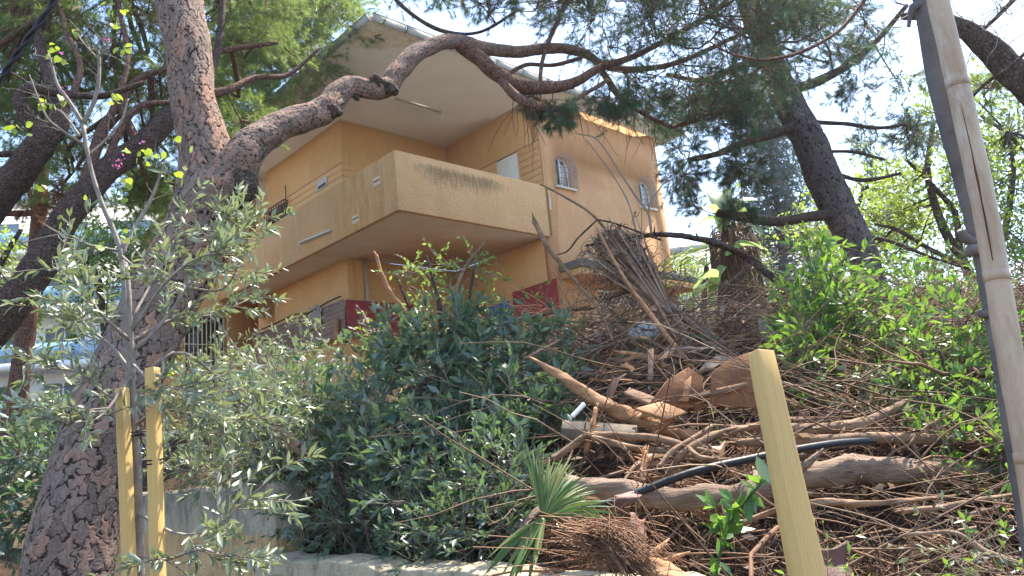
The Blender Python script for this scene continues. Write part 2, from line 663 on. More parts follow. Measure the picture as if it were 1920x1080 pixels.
m_glass = simple('dark_glass', (0.03, 0.035, 0.04), (0.07, 0.075, 0.08), 2, 0.08, 0, spec=0.8)
m_curtain = simple('pale_curtain', (0.45, 0.43, 0.40), (0.62, 0.60, 0.56), 12, 0.9, 0.4, stretch=(8, 8, 1))
m_red = simple('maroon_sheet', (0.22, 0.012, 0.022), (0.30, 0.020, 0.032), 3, 0.45, 0.1, 30, spec=0.5)
m_brown_sheet = simple('brown_sheet', (0.15, 0.095, 0.075), (0.24, 0.16, 0.125), 2, 0.5, 0.1, 30, stretch=(1, 1, 4))
m_blue = simple('blue_sheet', (0.012, 0.06, 0.30), (0.03, 0.11, 0.42), 3, 0.4, 0.1)
m_plastic = simple('white_plastic', (0.62, 0.62, 0.64), (0.85, 0.85, 0.86), 14, 0.3, 0.5, 20, spec=0.6)
m_mesh_bag = simple('grey_netting', (0.22, 0.19, 0.17), (0.38, 0.33, 0.30), 30, 0.8, 0.4)
m_ledge = simple('mossy_concrete', (0.07, 0.07, 0.06), (0.24, 0.22, 0.18), 5, 0.95, 0.6, 30)
m_pvc = simple('grey_pipe', (0.42, 0.36, 0.28), (0.52, 0.46, 0.37), 8, 0.5, 0)


def wall_concrete(name, base, low, paint=False):
    t = NT(name)
    col = t.ramp(t.noise(1.1, 6), [(0.3, base), (0.7, low)])
    s = t.sep()
    if paint:
        edge = t.math('ADD', s[2], t.math('MULTIPLY', t.noise(2.2, 7, 0.7), 0.5))
        col = t.mix(t.ramp(edge, [(0.0, 0.0), (1.0, 1.0)]) if False else t.math('GREATER_THAN', edge, 1.52), (0.66, 0.43, 0.22), col)
    streak = t.noise(3, 10, 0.85, t.map((1.2, 1.2, 0.7)))
    top = t.math('MULTIPLY', s[2], 0.10)
    col = t.mix(t.ramp(t.math('ADD', streak, top), [(0.58, 0.0), (0.74, 0.7)]), col, (0.11, 0.095, 0.07))
    spk = t.noise(60, 5, 0.8)
    col = t.mix(t.ramp(spk, [(0.30, 0.7), (0.48, 0.0)]), col, (0.05, 0.045, 0.03))
    t.bump(t.math('ADD', t.noise(50, 6, 0.75), t.noise(9, 4)), 0.7, 0.02)
    return t.done(col, 0.95, 0.1)


m_wall_low = wall_concrete('mossy_retaining_wall', (0.58, 0.48, 0.32), (0.46, 0.39, 0.27))
m_wall_mid = wall_concrete('cement_and_ochre_wall', (0.56, 0.48, 0.37), (0.47, 0.40, 0.30), True)


def soil():
    t = NT('earth')
    col = t.ramp(t.noise(2.5, 8, 0.7), [(0.25, (0.012, 0.008, 0.006)), (0.5, (0.050, 0.030, 0.020)), (0.75, (0.12, 0.078, 0.053))])
    col = t.mix(t.ramp(t.noise(45, 6, 0.8), [(0.45, 0.0), (0.62, 0.7)]), col, (0.16, 0.105, 0.07))
    t.bump(t.math('ADD', t.noise(18, 8, 0.75), t.noise(70, 4, 0.7)), 1.0, 0.05)
    return t.done(col, 0.95, 0.1)


m_soil = soil()


def bark(name, plate, orange, crack, orange_amt=0.35):
    t = NT(name)
    cell, cr, fi = t.attr('cell'), t.attr('crack'), t.attr('fine')
    g = t.noise(30, 7, 0.75)
    big = t.noise(1.4, 4)
    oc = t.ramp(t.math('ADD', t.math('MULTIPLY', cell, 0.45), t.math('MULTIPLY', big, 0.9)), [(0.80 - orange_amt * 0.4, 0.0), (1.0 - orange_amt * 0.3, 0.9)])
    shade = t.math('ADD', 0.72, t.math('MULTIPLY', cell, 0.55))
    pl = t.mix(g, tuple(q * 0.6 for q in plate), tuple(q * 1.5 for q in plate))
    og = t.mix(g, tuple(q * 0.7 for q in orange), tuple(q * 1.3 for q in orange))
    col = t.mix(1.0, t.mix(oc, pl, og), shade, 'MULTIPLY')
    col = t.mix(t.ramp(t.noise(55, 8, 0.8, t.map((1, 1, .4))), [(0.35, 0.6), (0.5, 0.0)]), col, crack)
    col = t.mix(t.ramp(fi, [(0.0, 0.45), (0.5, 0.0)]), col, crack)
    col = t.mix(t.ramp(cr, [(0.25, 1.0), (0.75, 0.0)]), col, crack)
    t.bump(t.math('ADD', g, t.noise(90, 5, 0.7)), 0.7, 0.008)
    return t.done(col, 0.92, 0.12)


m_bark = bark('pine_bark', (0.220, 0.160, 0.130), (0.31, 0.170, 0.115), (0.030, 0.022, 0.018))
m_bark2 = bark('grey_pine_bark', (0.115, 0.095, 0.095), (0.17, 0.11, 0.095), (0.02, 0.018, 0.02), 0.1)


def limb_bark(name, a, b, c, scale=28):
    t = NT(name)
    v = t.voro(scale, t.map((1, 1, 1)))
    n = t.noise(14, 7, 0.7)
    col = t.ramp(n, [(0.3, a), (0.6, b)])
    col = t.mix(t.ramp(t.math('ADD', v, t.math('MULTIPLY', n, 0.05)), [(0.03, 1.0), (0.09, 0.0)]), col, c)
    t.bump(t.math('ADD', t.ramp(v, [(0.0, 0.0), (0.12, 1.0)]), n), 0.9, 0.012)
    return t.done(col, 0.9, 0.15)


m_limb = limb_bark('red_brown_limb_bark', (0.10, 0.055, 0.042), (0.23, 0.125, 0.092), (0.025, 0.015, 0.012))
m_limb_dark = limb_bark('dark_limb_bark', (0.055, 0.038, 0.032), (0.125, 0.085, 0.070), (0.015, 0.011, 0.010))
m_twig = tintmat('pine_twigs', [(0.16, 0.075, 0.05), (0.10, 0.06, 0.045), (0.22, 0.12, 0.08)], bump=0.1)
m_twig_grey = tintmat('grey_twigs', [(0.20, 0.165, 0.13), (0.30, 0.25, 0.20), (0.14, 0.11, 0.09)], bump=0.1)
m_sap = simple('sapling_bark', (0.16, 0.13, 0.105), (0.29, 0.25, 0.21), 25, 0.8, 0.4, 60)
m_stick = tintmat('dead_sticks', [(0.13, 0.070, 0.042), (0.22, 0.13, 0.08), (0.075, 0.04, 0.026), (0.32, 0.23, 0.16), (0.17, 0.08, 0.045)], bump=0.6, stretch=(1, 1, 1))
m_dark_stick = tintmat('dark_brushwood', [(0.06, 0.038, 0.028), (0.14, 0.085, 0.058), (0.095, 0.052, 0.035), (0.24, 0.17, 0.12)], bump=0.3)
m_litter = tintmat('dry_needles', [(0.22, 0.105, 0.055), (0.13, 0.060, 0.036), (0.34, 0.20, 0.115), (0.07, 0.034, 0.022)], bump=0.0)
m_peeled = simple('peeled_wood', (0.27, 0.115, 0.05), (0.46, 0.25, 0.12), 18, 0.75, 0.7, 60, stretch=(.35, 1, 1), dist=.015)
m_log_pale = simple('pale_log_bark', (0.12, 0.068, 0.042), (0.31, 0.195, 0.12), 22, 0.85, 0.9, 60, stretch=(.3, 1, 1), dist=.02)
m_log_grey = simple('fibrous_log_bark', (0.11, 0.07, 0.05), (0.36, 0.25, 0.18), 16, 0.9, 1.0, 70, stretch=(0.12, 1, 1.5), dist=0.02)
m_needle = leafmat('blue_green_needles', [(0.035, 0.075, 0.050), (0.055, 0.105, 0.060), (0.028, 0.060, 0.045), (0.075, 0.12, 0.055)], (0.10, 0.20, 0.06), 0.25, 0.5, 0.4)
m_needle_l = leafmat('green_needles', [(0.060, 0.105, 0.035), (0.10, 0.16, 0.045), (0.045, 0.085, 0.035), (0.14, 0.19, 0.06)], (0.30, 0.42, 0.08), 0.42, 0.5, 0.4)
m_needle_dead = leafmat('brown_needles', [(0.30, 0.14, 0.07), (0.22, 0.10, 0.05), (0.36, 0.20, 0.11)], (0.4, 0.2, 0.1), 0.3, 0.7, 0.2)
m_olive = leafmat('olive_leaves', [(0.12, 0.145, 0.075), (0.16, 0.19, 0.105), (0.21, 0.24, 0.15), (0.10, 0.125, 0.075)], (0.25, 0.32, 0.10), 0.25, 0.38, 0.6, back=(0.30, 0.33, 0.25))
m_dark = leafmat('dark_shrub_leaves', [(0.038, 0.080, 0.055), (0.055, 0.105, 0.068), (0.028, 0.062, 0.045), (0.085, 0.125, 0.070), (0.045, 0.085, 0.055)], (0.18, 0.30, 0.08), 0.25, 0.40, 0.6, back=(0.14, 0.19, 0.15))
m_bright = leafmat('bright_shrub_leaves', [(0.055, 0.125, 0.028), (0.085, 0.18, 0.035), (0.04, 0.10, 0.028), (0.13, 0.22, 0.045)], (0.24, 0.42, 0.05), 0.32, 0.4, 0.5)
m_lime = leafmat('lime_tree_leaves', [(0.09, 0.15, 0.03), (0.13, 0.20, 0.035), (0.065, 0.12, 0.027), (0.18, 0.23, 0.05)], (0.36, 0.50, 0.06), 0.45, 0.45, 0.4)
m_midg = leafmat('mid_green_leaves', [(0.07, 0.13, 0.035), (0.11, 0.18, 0.05), (0.045, 0.09, 0.03), (0.15, 0.21, 0.06)], (0.30, 0.46, 0.08), 0.4, 0.45, 0.4)
m_redbud = leafmat('redbud_leaves', [(0.14, 0.22, 0.03), (0.20, 0.27, 0.03), (0.10, 0.17, 0.03), (0.28, 0.27, 0.04)], (0.38, 0.50, 0.05), 0.4, 0.4, 0.4)
m_pink = leafmat('pink_petals', [(0.50, 0.12, 0.30), (0.60, 0.20, 0.42)], (0.8, 0.2, 0.5), 0.3, 0.5, 0.3)
m_fan = leafmat('palm_fan', [(0.06, 0.125, 0.04), (0.09, 0.16, 0.045), (0.045, 0.09, 0.035), (0.20, 0.20, 0.06), (0.10, 0.15, 0.05)], (0.16, 0.26, 0.05), 0.2, 0.55, 0.3)
m_fan_dry = leafmat('dry_palm', [(0.28, 0.18, 0.125), (0.20, 0.12, 0.085), (0.40, 0.29, 0.21), (0.13, 0.08, 0.055)], (0.4, 0.28, 0.18), 0.2, 0.6, 0.3)
m_banana = leafmat('banana_leaf', [(0.16, 0.26, 0.12), (0.20, 0.31, 0.15), (0.12, 0.21, 0.11)], (0.40, 0.55, 0.18), 0.45, 0.35, 0.5)
m_conifer = leafmat('grey_conifer', [(0.085, 0.125, 0.11), (0.12, 0.16, 0.14), (0.06, 0.09, 0.085)], (0.15, 0.22, 0.16), 0.3, 0.6, 0.3)
m_ply = simple('brown_board', (0.13, 0.055, 0.026), (0.28, 0.125, 0.055), 7, 0.85, 0.6, 45)


def pine_timber():
    t = NT('sawn_timber')
    w = t.t.nodes.new('ShaderNodeTexWave')
    w.wave_type = 'BANDS'
    w.bands_direction = 'X'
    t.put(w.inputs['Vector'], t.map((1, 0.3, 0.03), loc=(0.3, 0, 0)))
    w.inputs['Scale'].default_value = 40
    w.inputs['Distortion'].default_value = 5
    w.inputs['Detail'].default_value = 3
    n = t.noise(60, 5, 0.6, t.map((1, 1, 0.05)))
    col = t.ramp(t.math('ADD', t.math('MULTIPLY', w.outputs[1], 0.22), t.math('MULTIPLY', n, 0.78)), [(0.20, (0.52, 0.315, 0.095)), (0.75, (0.62, 0.40, 0.15))])
    col = t.mix(t.ramp(t.noise(9, 5, 0.6, t.map((1, 1, .25))), [(0.6, 0.0), (0.72, 0.5)]), col, (0.40, 0.22, 0.08))
    t.bump(n, 0.15, 0.004)
    return t.done(col, 0.6, 0.3)


m_timber = pine_timber()
m_timber_end = simple('weathered_edge', (0.10, 0.06, 0.03), (0.2, 0.13, 0.07), 30, 0.9, 0.4)


def bamboo_mat():
    t = NT('bamboo')
    n = t.noise(25, 6, 0.7, t.map((1, 1, 0.25)))
    col = t.ramp(n, [(0.3, (0.34, 0.215, 0.13)), (0.6, (0.50, 0.355, 0.235))])
    blot = t.noise(7, 6, 0.75, t.map((1, 1, 0.4)))
    col = t.mix(t.ramp(blot, [(0.52, 0.0), (0.62, 0.7)]), col, (0.54, 0.46, 0.37))
    t.bump(n, 0.25, 0.004)
    return t.done(col, 0.55, 0.35)


m_bamboo = bamboo_mat()
m_bamboo_crack = simple('bamboo_split', (0.07, 0.03, 0.02), (0.13, 0.05, 0.03), 20, 0.9, 0)
m_grey_stem = simple('dark_grey_stem', (0.07, 0.062, 0.058), (0.17, 0.15, 0.14), 8, 0.75, 0.4, 50)
m_black = simple('black_rubber', (0.008, 0.008, 0.010), (0.018, 0.018, 0.022), 8, 0.5, 0.2, spec=0.3)
m_bld = simple('white_render', (0.68, 0.68, 0.68), (0.76, 0.76, 0.75), 2, 0.85, 0.05)
m_bldglass = simple('balcony_glass', (0.16, 0.30, 0.40), (0.24, 0.40, 0.50), 1, 0.15, 0, spec=0.8)
m_bldwin = simple('window_glass', (0.10, 0.14, 0.18), (0.18, 0.24, 0.28), 1, 0.1, 0, spec=0.8)

# ------------------------------------------------------------------ terrain
HC = at(739.4, 280.1, 16.0)                     # top of the balcony parapet's corner
HA = rad(43.96)                                # house axes u (along the street face) and v (away)
U = np.array([math.cos(HA), math.sin(HA), 0])
W = np.array([-math.sin(HA), math.cos(HA), 0])
H0 = HC - np.array([0, 0, 4.1])                # house origin: z' = 4.1 is the parapet top


def hp(u, v, z):
    """house coordinates (z from the house origin) -> world"""
    return H0 + U * u + W * v + np.array([0, 0, z])


def y0(x):
    x = np.asarray(x, float)
    return np.where(x < 0.5, 3.60 + (0.5 - x) * 1.036, 3.60)


_bump_k = np.random.default_rng(3).uniform(-1, 1, (26, 4))


def rough_z(x, y):
    z = 0
    for i, k in enumerate(_bump_k):
        f = 0.6 + i * 0.45
        z = z + 0.10 / (1 + i * 0.55) * np.sin(x * k[0] * f + y * k[1] * f * 1.3 + k[2] * 9 + 1.5 * np.sin(y * k[3] * f))
    return z


def bank(x, y, noise=True):
    x = np.asarray(x, float)
    y = np.asarray(y, float)
    t = y - y0(x)
    h = np.interp(t, [0, 0.5, 1, 2, 4, 7, 12, 18, 40], [0.80, 1.05, 1.38, 1.85, 2.35, 2.9, 3.75, 4.2, 4.3])
    front = np.clip((-4.6 - x) / 1.5, 0, 1) * 0.9
    slope = np.clip(1 + t / 1.15, 0, 1)
    front = np.where(x > 0.5, slope * 0.92, front)
    edge = np.where(x > 0.5, 0.0, 0.12)
    z = np.where(t > edge, h, front)
    far = np.clip((y - 45) / 60, 0, 1)
    left = np.clip((-x - 9) / 8, 0, 1) * np.clip((y - 12) / 10, 0, 1)
    z = z * (1 - left) + 1.6 * left
    z = z * (1 - far) + (2.6) * far
    if noise:
        z = z + rough_z(x, y) * np.clip(t / 0.8 + (x > 0.5) * 1.0, 0, 1) * 0.9
    return z


xs = np.concatenate([np.array([-900, -500, -260, -140, -80, -50, -36, -28]), np.arange(-22, -6, 0.35), np.arange(-6, 6, 0.07), np.arange(6, 20, 0.3), [22, 25, 30, 40, 60, 100, 200, 450, 900]])
ys = np.concatenate([[-60, -20, -8, -4, -2, -1, 0, 0.8], np.arange(1.5, 9, 0.06), np.arange(9, 26, 0.2), [28, 31, 35, 40, 50, 60, 80, 110, 200, 450, 900, 1500]])
X, Y = np.meshgrid(xs, ys, indexing='ij')
Z = bank(X, Y)
V = np.stack([X, Y, Z], -1).reshape(-1, 3)
ny = len(ys)
i = np.arange(len(xs) - 1)[:, None] * ny
j = np.arange(ny - 1)[None]
F = np.stack([i + j, i + ny + j, i + ny + j + 1, i + j + 1], -1).reshape(-1, 4)
g = part('ground', V, F, m_soil, smooth=True)
g['kind'] = 'structure'


# walls along the foot of the bank (house axes: they run parallel to the villa's long side)
def wall(name, u0, u1, v0, v1, z0, z1, mat, label, cap=None):
    c = HC + U * ((u0 + u1) / 2) + W * ((v0 + v1) / 2)
    L = v1 - v0
    n = max(2, int(L / 0.12))
    vv = np.linspace(-L / 2, L / 2, n)
    w = (u1 - u0) / 2
    g_ = np.random.default_rng(int(abs(v0) * 10))
    zz = z1 - z0 + 0.012 * g_.normal(size=n)
    V = np.concatenate([np.stack([np.full(n, -w), vv, np.zeros(n)], 1), np.stack([np.full(n, -w), vv, zz], 1),
                        np.stack([np.full(n, w), vv, zz + 0.01], 1), np.stack([np.full(n, w), vv, np.zeros(n)], 1)])
    k = np.arange(n - 1)
    F = [np.concatenate([np.stack([a * n + k, b * n + k, b * n + k + 1, a * n + k + 1], 1)[:, ::-1] for a, b in ((0, 1), (1, 2), (2, 3))]),
         np.array([[0, n, 2 * n, 3 * n], [4 * n - 1, 3 * n - 1, 2 * n - 1, n - 1]])]
    o = link(name, mesh_np(name, V, F, mat))
    o.location = (c[0], c[1], z0)
    o.rotation_euler = (0, 0, HA)
    tag(o, label, 'wall')
    bevel(o, 0.012)
    return o


wall('retaining_wall', -6.82, -6.56, -12.6, -7.39, -0.1, 1.03, m_wall_low, 'low mossy concrete retaining wall holding back the brush heap')
wall('retaining_wall', -6.64, -6.40, -7.38, -1.6, -0.1, 1.56, m_wall_mid, 'taller cement wall with flaking ochre paint behind the olive stakes')
wall('retaining_wall', -6.62, -6.38, -1.59, 9.0, -0.1, 2.2, m_stucco, 'ochre garden wall at the far left behind the big pine trunk')

# ------------------------------------------------------------------ house
house = thing('villa', 'ochre stucco two storey villa with a wide corner balcony under a flat roof', 'house', H0, HA)


def hpart(name, mb, mat, parent=house, bev=0.0, **kw):
    V, F = mb.get()
    o = link(name, mesh_np(name, V, F, mat, **kw), parent)
    if bev:
        bevel(o, bev)
    return o


def boxp(name, a, b, mat, parent=house, bev=0.012):
    a, b = np.minimum(a, b), np.maximum(a, b)
    return hpart(name, MB().box(a, b), mat, parent, bev)


def arch_loop(cu, w, z0, ht, n=14):
    r = w / 2
    pts = [(cu - r, z0), (cu + r, z0), (cu + r, z0 + ht - r)]
    pts += [(cu + r * math.cos(t), z0 + ht - r + r * math.sin(t)) for t in np.linspace(0, math.pi, n)[1:-1]]
    pts += [(cu - r, z0 + ht - r)]
    return pts


def wall_holes(name, outer, holes, v0, v1, mat, parent=house):
    loops = [outer] + holes
    polys = [[Vector((p[0], p[1], 0)) for p in lp] for lp in loops]
    tri = tessellate_polygon(polys)
    flat = [p for lp in loops for p in lp]
    n = len(flat)
    V = [(p[0], v0, p[1]) for p in flat] + [(p[0], v1, p[1]) for p in flat]
    ft = np.array([tuple(t) for t in tri])
    F3 = np.concatenate([ft, ft[:, ::-1] + n])
    q = []
    k = 0
    for lp in loops:
        m = len(lp)
        for a in range(m):
            b = (a + 1) % m
            q.append((k + a, k + b, n + k + b, n + k + a))
        k += m
    me = mesh_np(name, V, [F3, np.array(q)], mat)
    o = link(name, me, parent)
    import bmesh
    bm = bmesh.new()
    bm.from_mesh(me)
    bmesh.ops.recalc_face_normals(bm, faces=bm.faces)
    bm.to_mesh(me)
    bm.free()
    return o


ZT = 6.70          # soffit
A = 1.07           # upper and lower main wall
B = 3.97
# upper storey
boxp('wall', (A, B, 3.0), (A + .25, 8.5, ZT), m_stucco)
boxp('wall', (A + .251, B, 3.0), (4.799, B + .25, ZT), m_stucco)
boxp('wall', (4.8, 0.252, 3.0), (5.05, B + .25, ZT), m_stucco)
boxp('wall', (A + 1.4, 8.5, 0.2), (A + 1.65, 13.5, ZT), m_stucco)
boxp('wall', (A + .251, 8.25, 0.2), (A + 1.399, 8.5, ZT), m_stucco)
win = [(5.62, 0.60), (9.33, 0.60)]
holes = [arch_loop(c, w, 4.22, 0.86) for c, w in win]
lat = [(6.5, .55), (8.35, .55), (8.35, 1.32), (6.5, 1.32)]
wall_holes('wing_wall', [(4.8, -0.6), (10.2, -0.6), (10.2, ZT), (4.8, ZT)], holes + [lat], 0.0, 0.25, m_stucco_wing)
boxp('wall', (9.95, 0.251, -0.6), (10.2, 8.0, ZT), m_stucco_wing)
boxp('corner_strip', (4.775, -0.02, 4.1), (4.83, 0.02, ZT), m_stucco_wing)
# pale mortar lines where the walls meet the soffit
mort = simple('pale_mortar', (0.60, 0.46, 0.30), (0.72, 0.62, 0.48), 25, 0.9, 0.4)
gq = np.random.default_rng(5)


def mortar(p, q):
    n = 60
    P = smoothpath([p, q], n)
    R = 0.012 + 0.014 * gq.random(n)
    V, F = tube(P, R, 5)
    link('mortar_line', mesh_np('mortar_line', V, F, mort), house)


mortar((A - .005, B, ZT - .012), (A - .005, 8.5, ZT - .012))
mortar((A, B - .005, ZT - .012), (4.8, B - .005, ZT - .012))
mortar((4.795, B, ZT - .012), (4.795, 0.05, ZT - .012))
# lower storey
boxp('wall', (A, B + .0, -0.6), (A + .25, 8.2, 2.7), m_stucco)
boxp('wall', (A + .251, B, -0.6), (4.799, B + .25, 2.7), m_stucco)
boxp('wall', (4.8, 0.252, -0.6), (5.05, B + .25, 2.7), m_stucco)
boxp('wall', (A + .251, 7.95, -0.6), (A + 1.399, 8.2, 2.7), m_stucco)
# balcony: slab, then the parapet as two lengths meeting at the corner
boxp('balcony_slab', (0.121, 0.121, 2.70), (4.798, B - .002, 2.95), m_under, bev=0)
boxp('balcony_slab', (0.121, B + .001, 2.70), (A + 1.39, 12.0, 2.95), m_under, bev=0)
boxp('balcony_parapet', (0, 0, 2.68), (4.93, 0.12, 4.10), m_parapet, bev=0.02)
boxp('balcony_parapet', (0, 0.121, 2.68), (0.12, 12.0, 4.10), m_parapet, bev=0.02)
# crack filled with pale mortar at the wing
n = 30
P = np.stack([4.90 + 0.03 * np.cumsum(gq.normal(size=n)) * 0.25, np.full(n, -0.004), np.linspace(4.05, 3.45, n)], 1)
V, F = tube(P, np.linspace(0.010, 0.05, n) * gq.uniform(0.6, 1.2, n), 5)
V[:, 1] = np.clip(V[:, 1], -0.008, 0.02)
link('mortar_patch', mesh_np('mortar_patch', V, F, mort), house)
# floor terrace and plinth
boxp('terrace', (-0.35, 3.2, -2.2), (1.0, 9.6, -0.05), m_stucco)
boxp('terrace', (1.001, -0.9, -2.2), (11.0, 8.0, -0.25), m_stucco)
# roof slab
roof = boxp('roof', (-0.85, -0.62, ZT), (10.9, 13.5, ZT + .119), m_soffit2, bev=0)
boxp('roof_screed', (-0.80, -0.57, ZT + .12), (10.85, 13.4, ZT + .13), m_ledge, roof, bev=0)


def fascia(p0, p1, out, n):
    p0, p1, out = np.array(p0, float), np.array(p1, float), np.array(out, float)
    me = None
    for k in range(n):
        a = p0 + (p1 - p0) * (k / n + 0.0)
        b = p0 + (p1 - p0) * ((k + 1) / n)
        gap = nrm(b - a) * 0.008
        a, b = a + gap, b - gap
        lo, hi = np.array([0, 0, -0.02]), np.array([0, 0, 0.13])
        o1, o2 = out * 0.012, out * 0.09
        t_ = out * 0.012
        pts = [a + o1 + lo, b + o1 + lo, b + o2 + hi, a + o2 + hi]
        V = np.array(pts + [q + t_ for q in pts])
        F = np.array([(0, 1, 2, 3), (7, 6, 5, 4), (0, 4, 5, 1), (1, 5, 6, 2), (2, 6, 7, 3), (3, 7, 4, 0)])
        link('fascia_panel', mesh_np('fascia_panel', V, F, m_metal), roof)
        if k:
            c = p0 + (p1 - p0) * (k / n)
            V, F = tube([c + out * .03 + lo, c + out * .15 + hi], 0.012, 5)
            link('fascia_bracket', mesh_np('fascia_bracket', V, F, m_seam), roof)
    V, F = tube([p0 + out * .10 + [0, 0, .14], p1 + out * .10 + [0, 0, .14]], 0.012, 6)
    link('fascia_rim', mesh_np('fascia_rim', V, F, m_seam), roof)


fascia((-0.85, -0.62, ZT), (-0.85, 13.4, ZT), (-1, 0, 0), 17)
fascia((-0.85, -0.62, ZT), (10.9, -0.62, ZT), (0, -1, 0), 13)

# cladding boards on the balcony walls, one piece each
for k in range(7):
    z = 5.40 - 0.19 * (k + 1)
    boxp('cladding_board', (A - .022, B - .02, z + .012), (A - .001, 8.49, z + .19), m_board, bev=.003)
    boxp('cladding_board', (A + .001, B - .022, z + .012), (4.77, B - .001, z + .19), m_board, bev=.003)
    boxp('cladding_board', (4.776, 0.03, z + .012), (4.799, 0.84, z + .19), m_board, bev=.003)
    boxp('cladding_board', (4.776, 1.76, z + .012), (4.799, 2.95, z + .19), m_board, bev=.003)
for (a, b) in (((A - .012, B - .01, 5.40), (A - .001, 8.49, 5.43)), ((4.79, .03, 5.40), (4.799, 2.95, 5.43))):
    boxp('cladding_trim', a, b, m_rail, bev=0)
door = boxp('balcony_door', (4.765, 0.86, 3.0), (4.80, 1.74, 5.36), m_white, bev=.004)
boxp('door_frame', (4.75, 0.84, 3.0), (4.80, 0.859, 5.38), m_board, door, 0)
# small balcony window with an iron grille, far left
gw = boxp('window', (A - .03, 7.1, 4.2), (A - .001, 8.4, 5.32), m_glass, bev=0)
mb = MB()
for v in np.linspace(7.1, 8.42, 9):
    mb.box((A - .16, v - .012, 4.2), (A - .136, v + .012, 5.34))
for z in (4.3, 4.65, 5.0, 5.32):
    mb.box((A - .165, 7.08, z - .012), (A - .131, 8.44, z + .012))
for v in (7.09, 8.43):
    mb.box((A - .14, v - .01, 5.30), (A, v + .01, 5.33))
hpart('window_grille', mb, m_rail, gw)
boxp('pole_bracket', (A - .15, 6.98, 4.3), (A - .12, 7.0, 5.75), m_rail, bev=0)
ve = boxp('wall_vent', (A - .05, 4.72, 5.0), (A - .022, 5.30, 5.28), m_curtain, bev=.01)
boxp('vent_slot', (A - .056, 4.80, 5.04), (A - .0505, 5.22, 5.12), m_seam, ve, 0)
# overflow slots in the parapet and the fluorescent tubes
for v, z in ((0.78, 3.60), (1.75, 2.98)):
    s_ = boxp('overflow_plate', (-0.012, v - .16, z - .11), (-0.0005, v + .12, z + .09), mort, bev=.005)
    boxp('overflow_slot', (-0.016, v - .15, z - .01), (-0.0125, v + .10, z + .02), m_seam, s_, 0)


def tube_light(a, b, off, mat=m_white):
    a, b = np.array(a, float), np.array(b, float)
    V, F = tube([a, b], 0.022, 8)
    o = link('tube_lamp', mesh_np('tube_lamp', V, F, mat, smooth=False), house)
    mb = MB()
    d = nrm(b - a)
    s_ = np.cross(d, off) / np.linalg.norm(off)
    q = [a - s_ * .04, b - s_ * .04, b + s_ * .04, a + s_ * .04]
    Vb = np.array([p + np.array(off) * .45 for p in q] + [p + np.array(off) for p in q])
    mb.add(Vb, np.array([(0, 1, 2, 3), (7, 6, 5, 4), (0, 4, 5, 1), (1, 5, 6, 2), (2, 6, 7, 3), (3, 7, 4, 0)]))
    hpart('lamp_housing', mb, m_curtain, o)


tube_light((1.66, 2.1, ZT - .09), (3.16, 2.1, ZT - .09), (0, 0, .088))
tube_light((-.07, 2.85, 3.00), (-.07, 4.42, 3.11), (.069, 0, 0))

# arched windows with bulging cages
for (cu, w) in win:
    lp = arch_loop(cu, w, 4.22, 0.86)
    gl = wall_holes('window_pane', [(cu - .36, 4.12), (cu + .36, 4.12), (cu + .36, 5.14), (cu - .36, 5.14)], [], 0.17, 0.18, m_glass)
    fr = MB()
    pts = np.array([(p[0], 0.13, p[1]) for p in lp] + [(lp[0][0], 0.13, lp[0][1])])
    V, F = tube(pts, 0.035, 6, cap=False)
    o = link('window_frame', mesh_np('window_frame', V, F, m_white), gl)
    boxp('curtain', (cu - .02, 0.155, 4.22), (cu + .27, 0.168, 4.95), m_curtain, gl, 0)
    boxp('mullion', (cu - .045, 0.10, 4.25), (cu - .005, 0.15, 5.05), m_white, gl, .004)
    boxp('window_sill', (cu - .40, -.09, 4.13), (cu + .40, 0.10, 4.18), m_white, gl, .008)
    # cage: barrel-shaped bars
    T_ = []
    W2 = .42
    for x in np.linspace(-W2, W2, 8):
        top = 5.10 - .30 + .42 * math.sqrt(max(0, 1 - (x / W2) ** 2 * .96)) * .9
        z = np.linspace(4.16, top, 10)
        dep = -.03 - .20 * np.clip(np.sin(np.clip((z - 4.10) / (top - 4.0), 0, 1) * math.pi) ** .35, 0, 1) * math.sqrt(max(0, 1 - (x / W2) ** 2 * .75))
        T_.append(np.stack([np.full(10, cu + x), dep, z], 1))
    for z in np.linspace(4.2, 5.0, 6):
        ww = W2 * (1 if z < 4.75 else math.sqrt(max(.1, 1 - ((z - 4.75) / .42) ** 2)))
        x = np.linspace(-ww, ww, 10)
        dep = -.03 - .20 * np.sqrt(np.clip(1 - (x / ww) ** 2, 0, 1)) * (0.98 if z < 4.9 else .6)
        T_.append(np.stack([cu + x, dep, np.full(10, z)], 1))
    V, F, ti = tubes(np.array(T_), .009, .009, 5)
    link('window_cage', mesh_np('window_cage', V, F, m_cage), gl)
# lattice window in the lower wing
lw = boxp('window_pane', (6.5, .12, .55), (8.35, .14, 1.32), m_glass, bev=0)
T_ = []
for k in np.linspace(-0.77, 1.85, 17):
    for s_ in (1, -1):
        a0, b0 = k, k + .77
        zz = np.linspace(.55, 1.32, 6)
        uu = 6.5 + (k + (zz - .55) if s_ > 0 else 1.08 - k - (zz - .55) + 0.0)
        m_ = (uu >= 6.5) & (uu <= 8.35)
        if m_.sum() >= 2:
            lo, hi = np.where(m_)[0][[0, -1]]
            T_.append(smoothpath([(uu[lo], .05, zz[lo]), (uu[hi], .05, zz[hi])], 6))
V, F, ti = tubes(np.array(T_), .012, .012, 4)
link('lattice', mesh_np('lattice', V, F, m_white), lw)
boxp('window_frame', (6.46, -.02, 1.32), (8.39, .12, 1.37), m_white, lw, .004)
# ledge over the lower wing
boxp('canopy', (5.0, -.75, 1.72), (10.55, -.001, 1.93), m_ledge, bev=.02)
boxp('canopy_soffit', (5.06, -.69, 1.55), (10.45, -.001, 1.719), m_stucco, bev=.01)
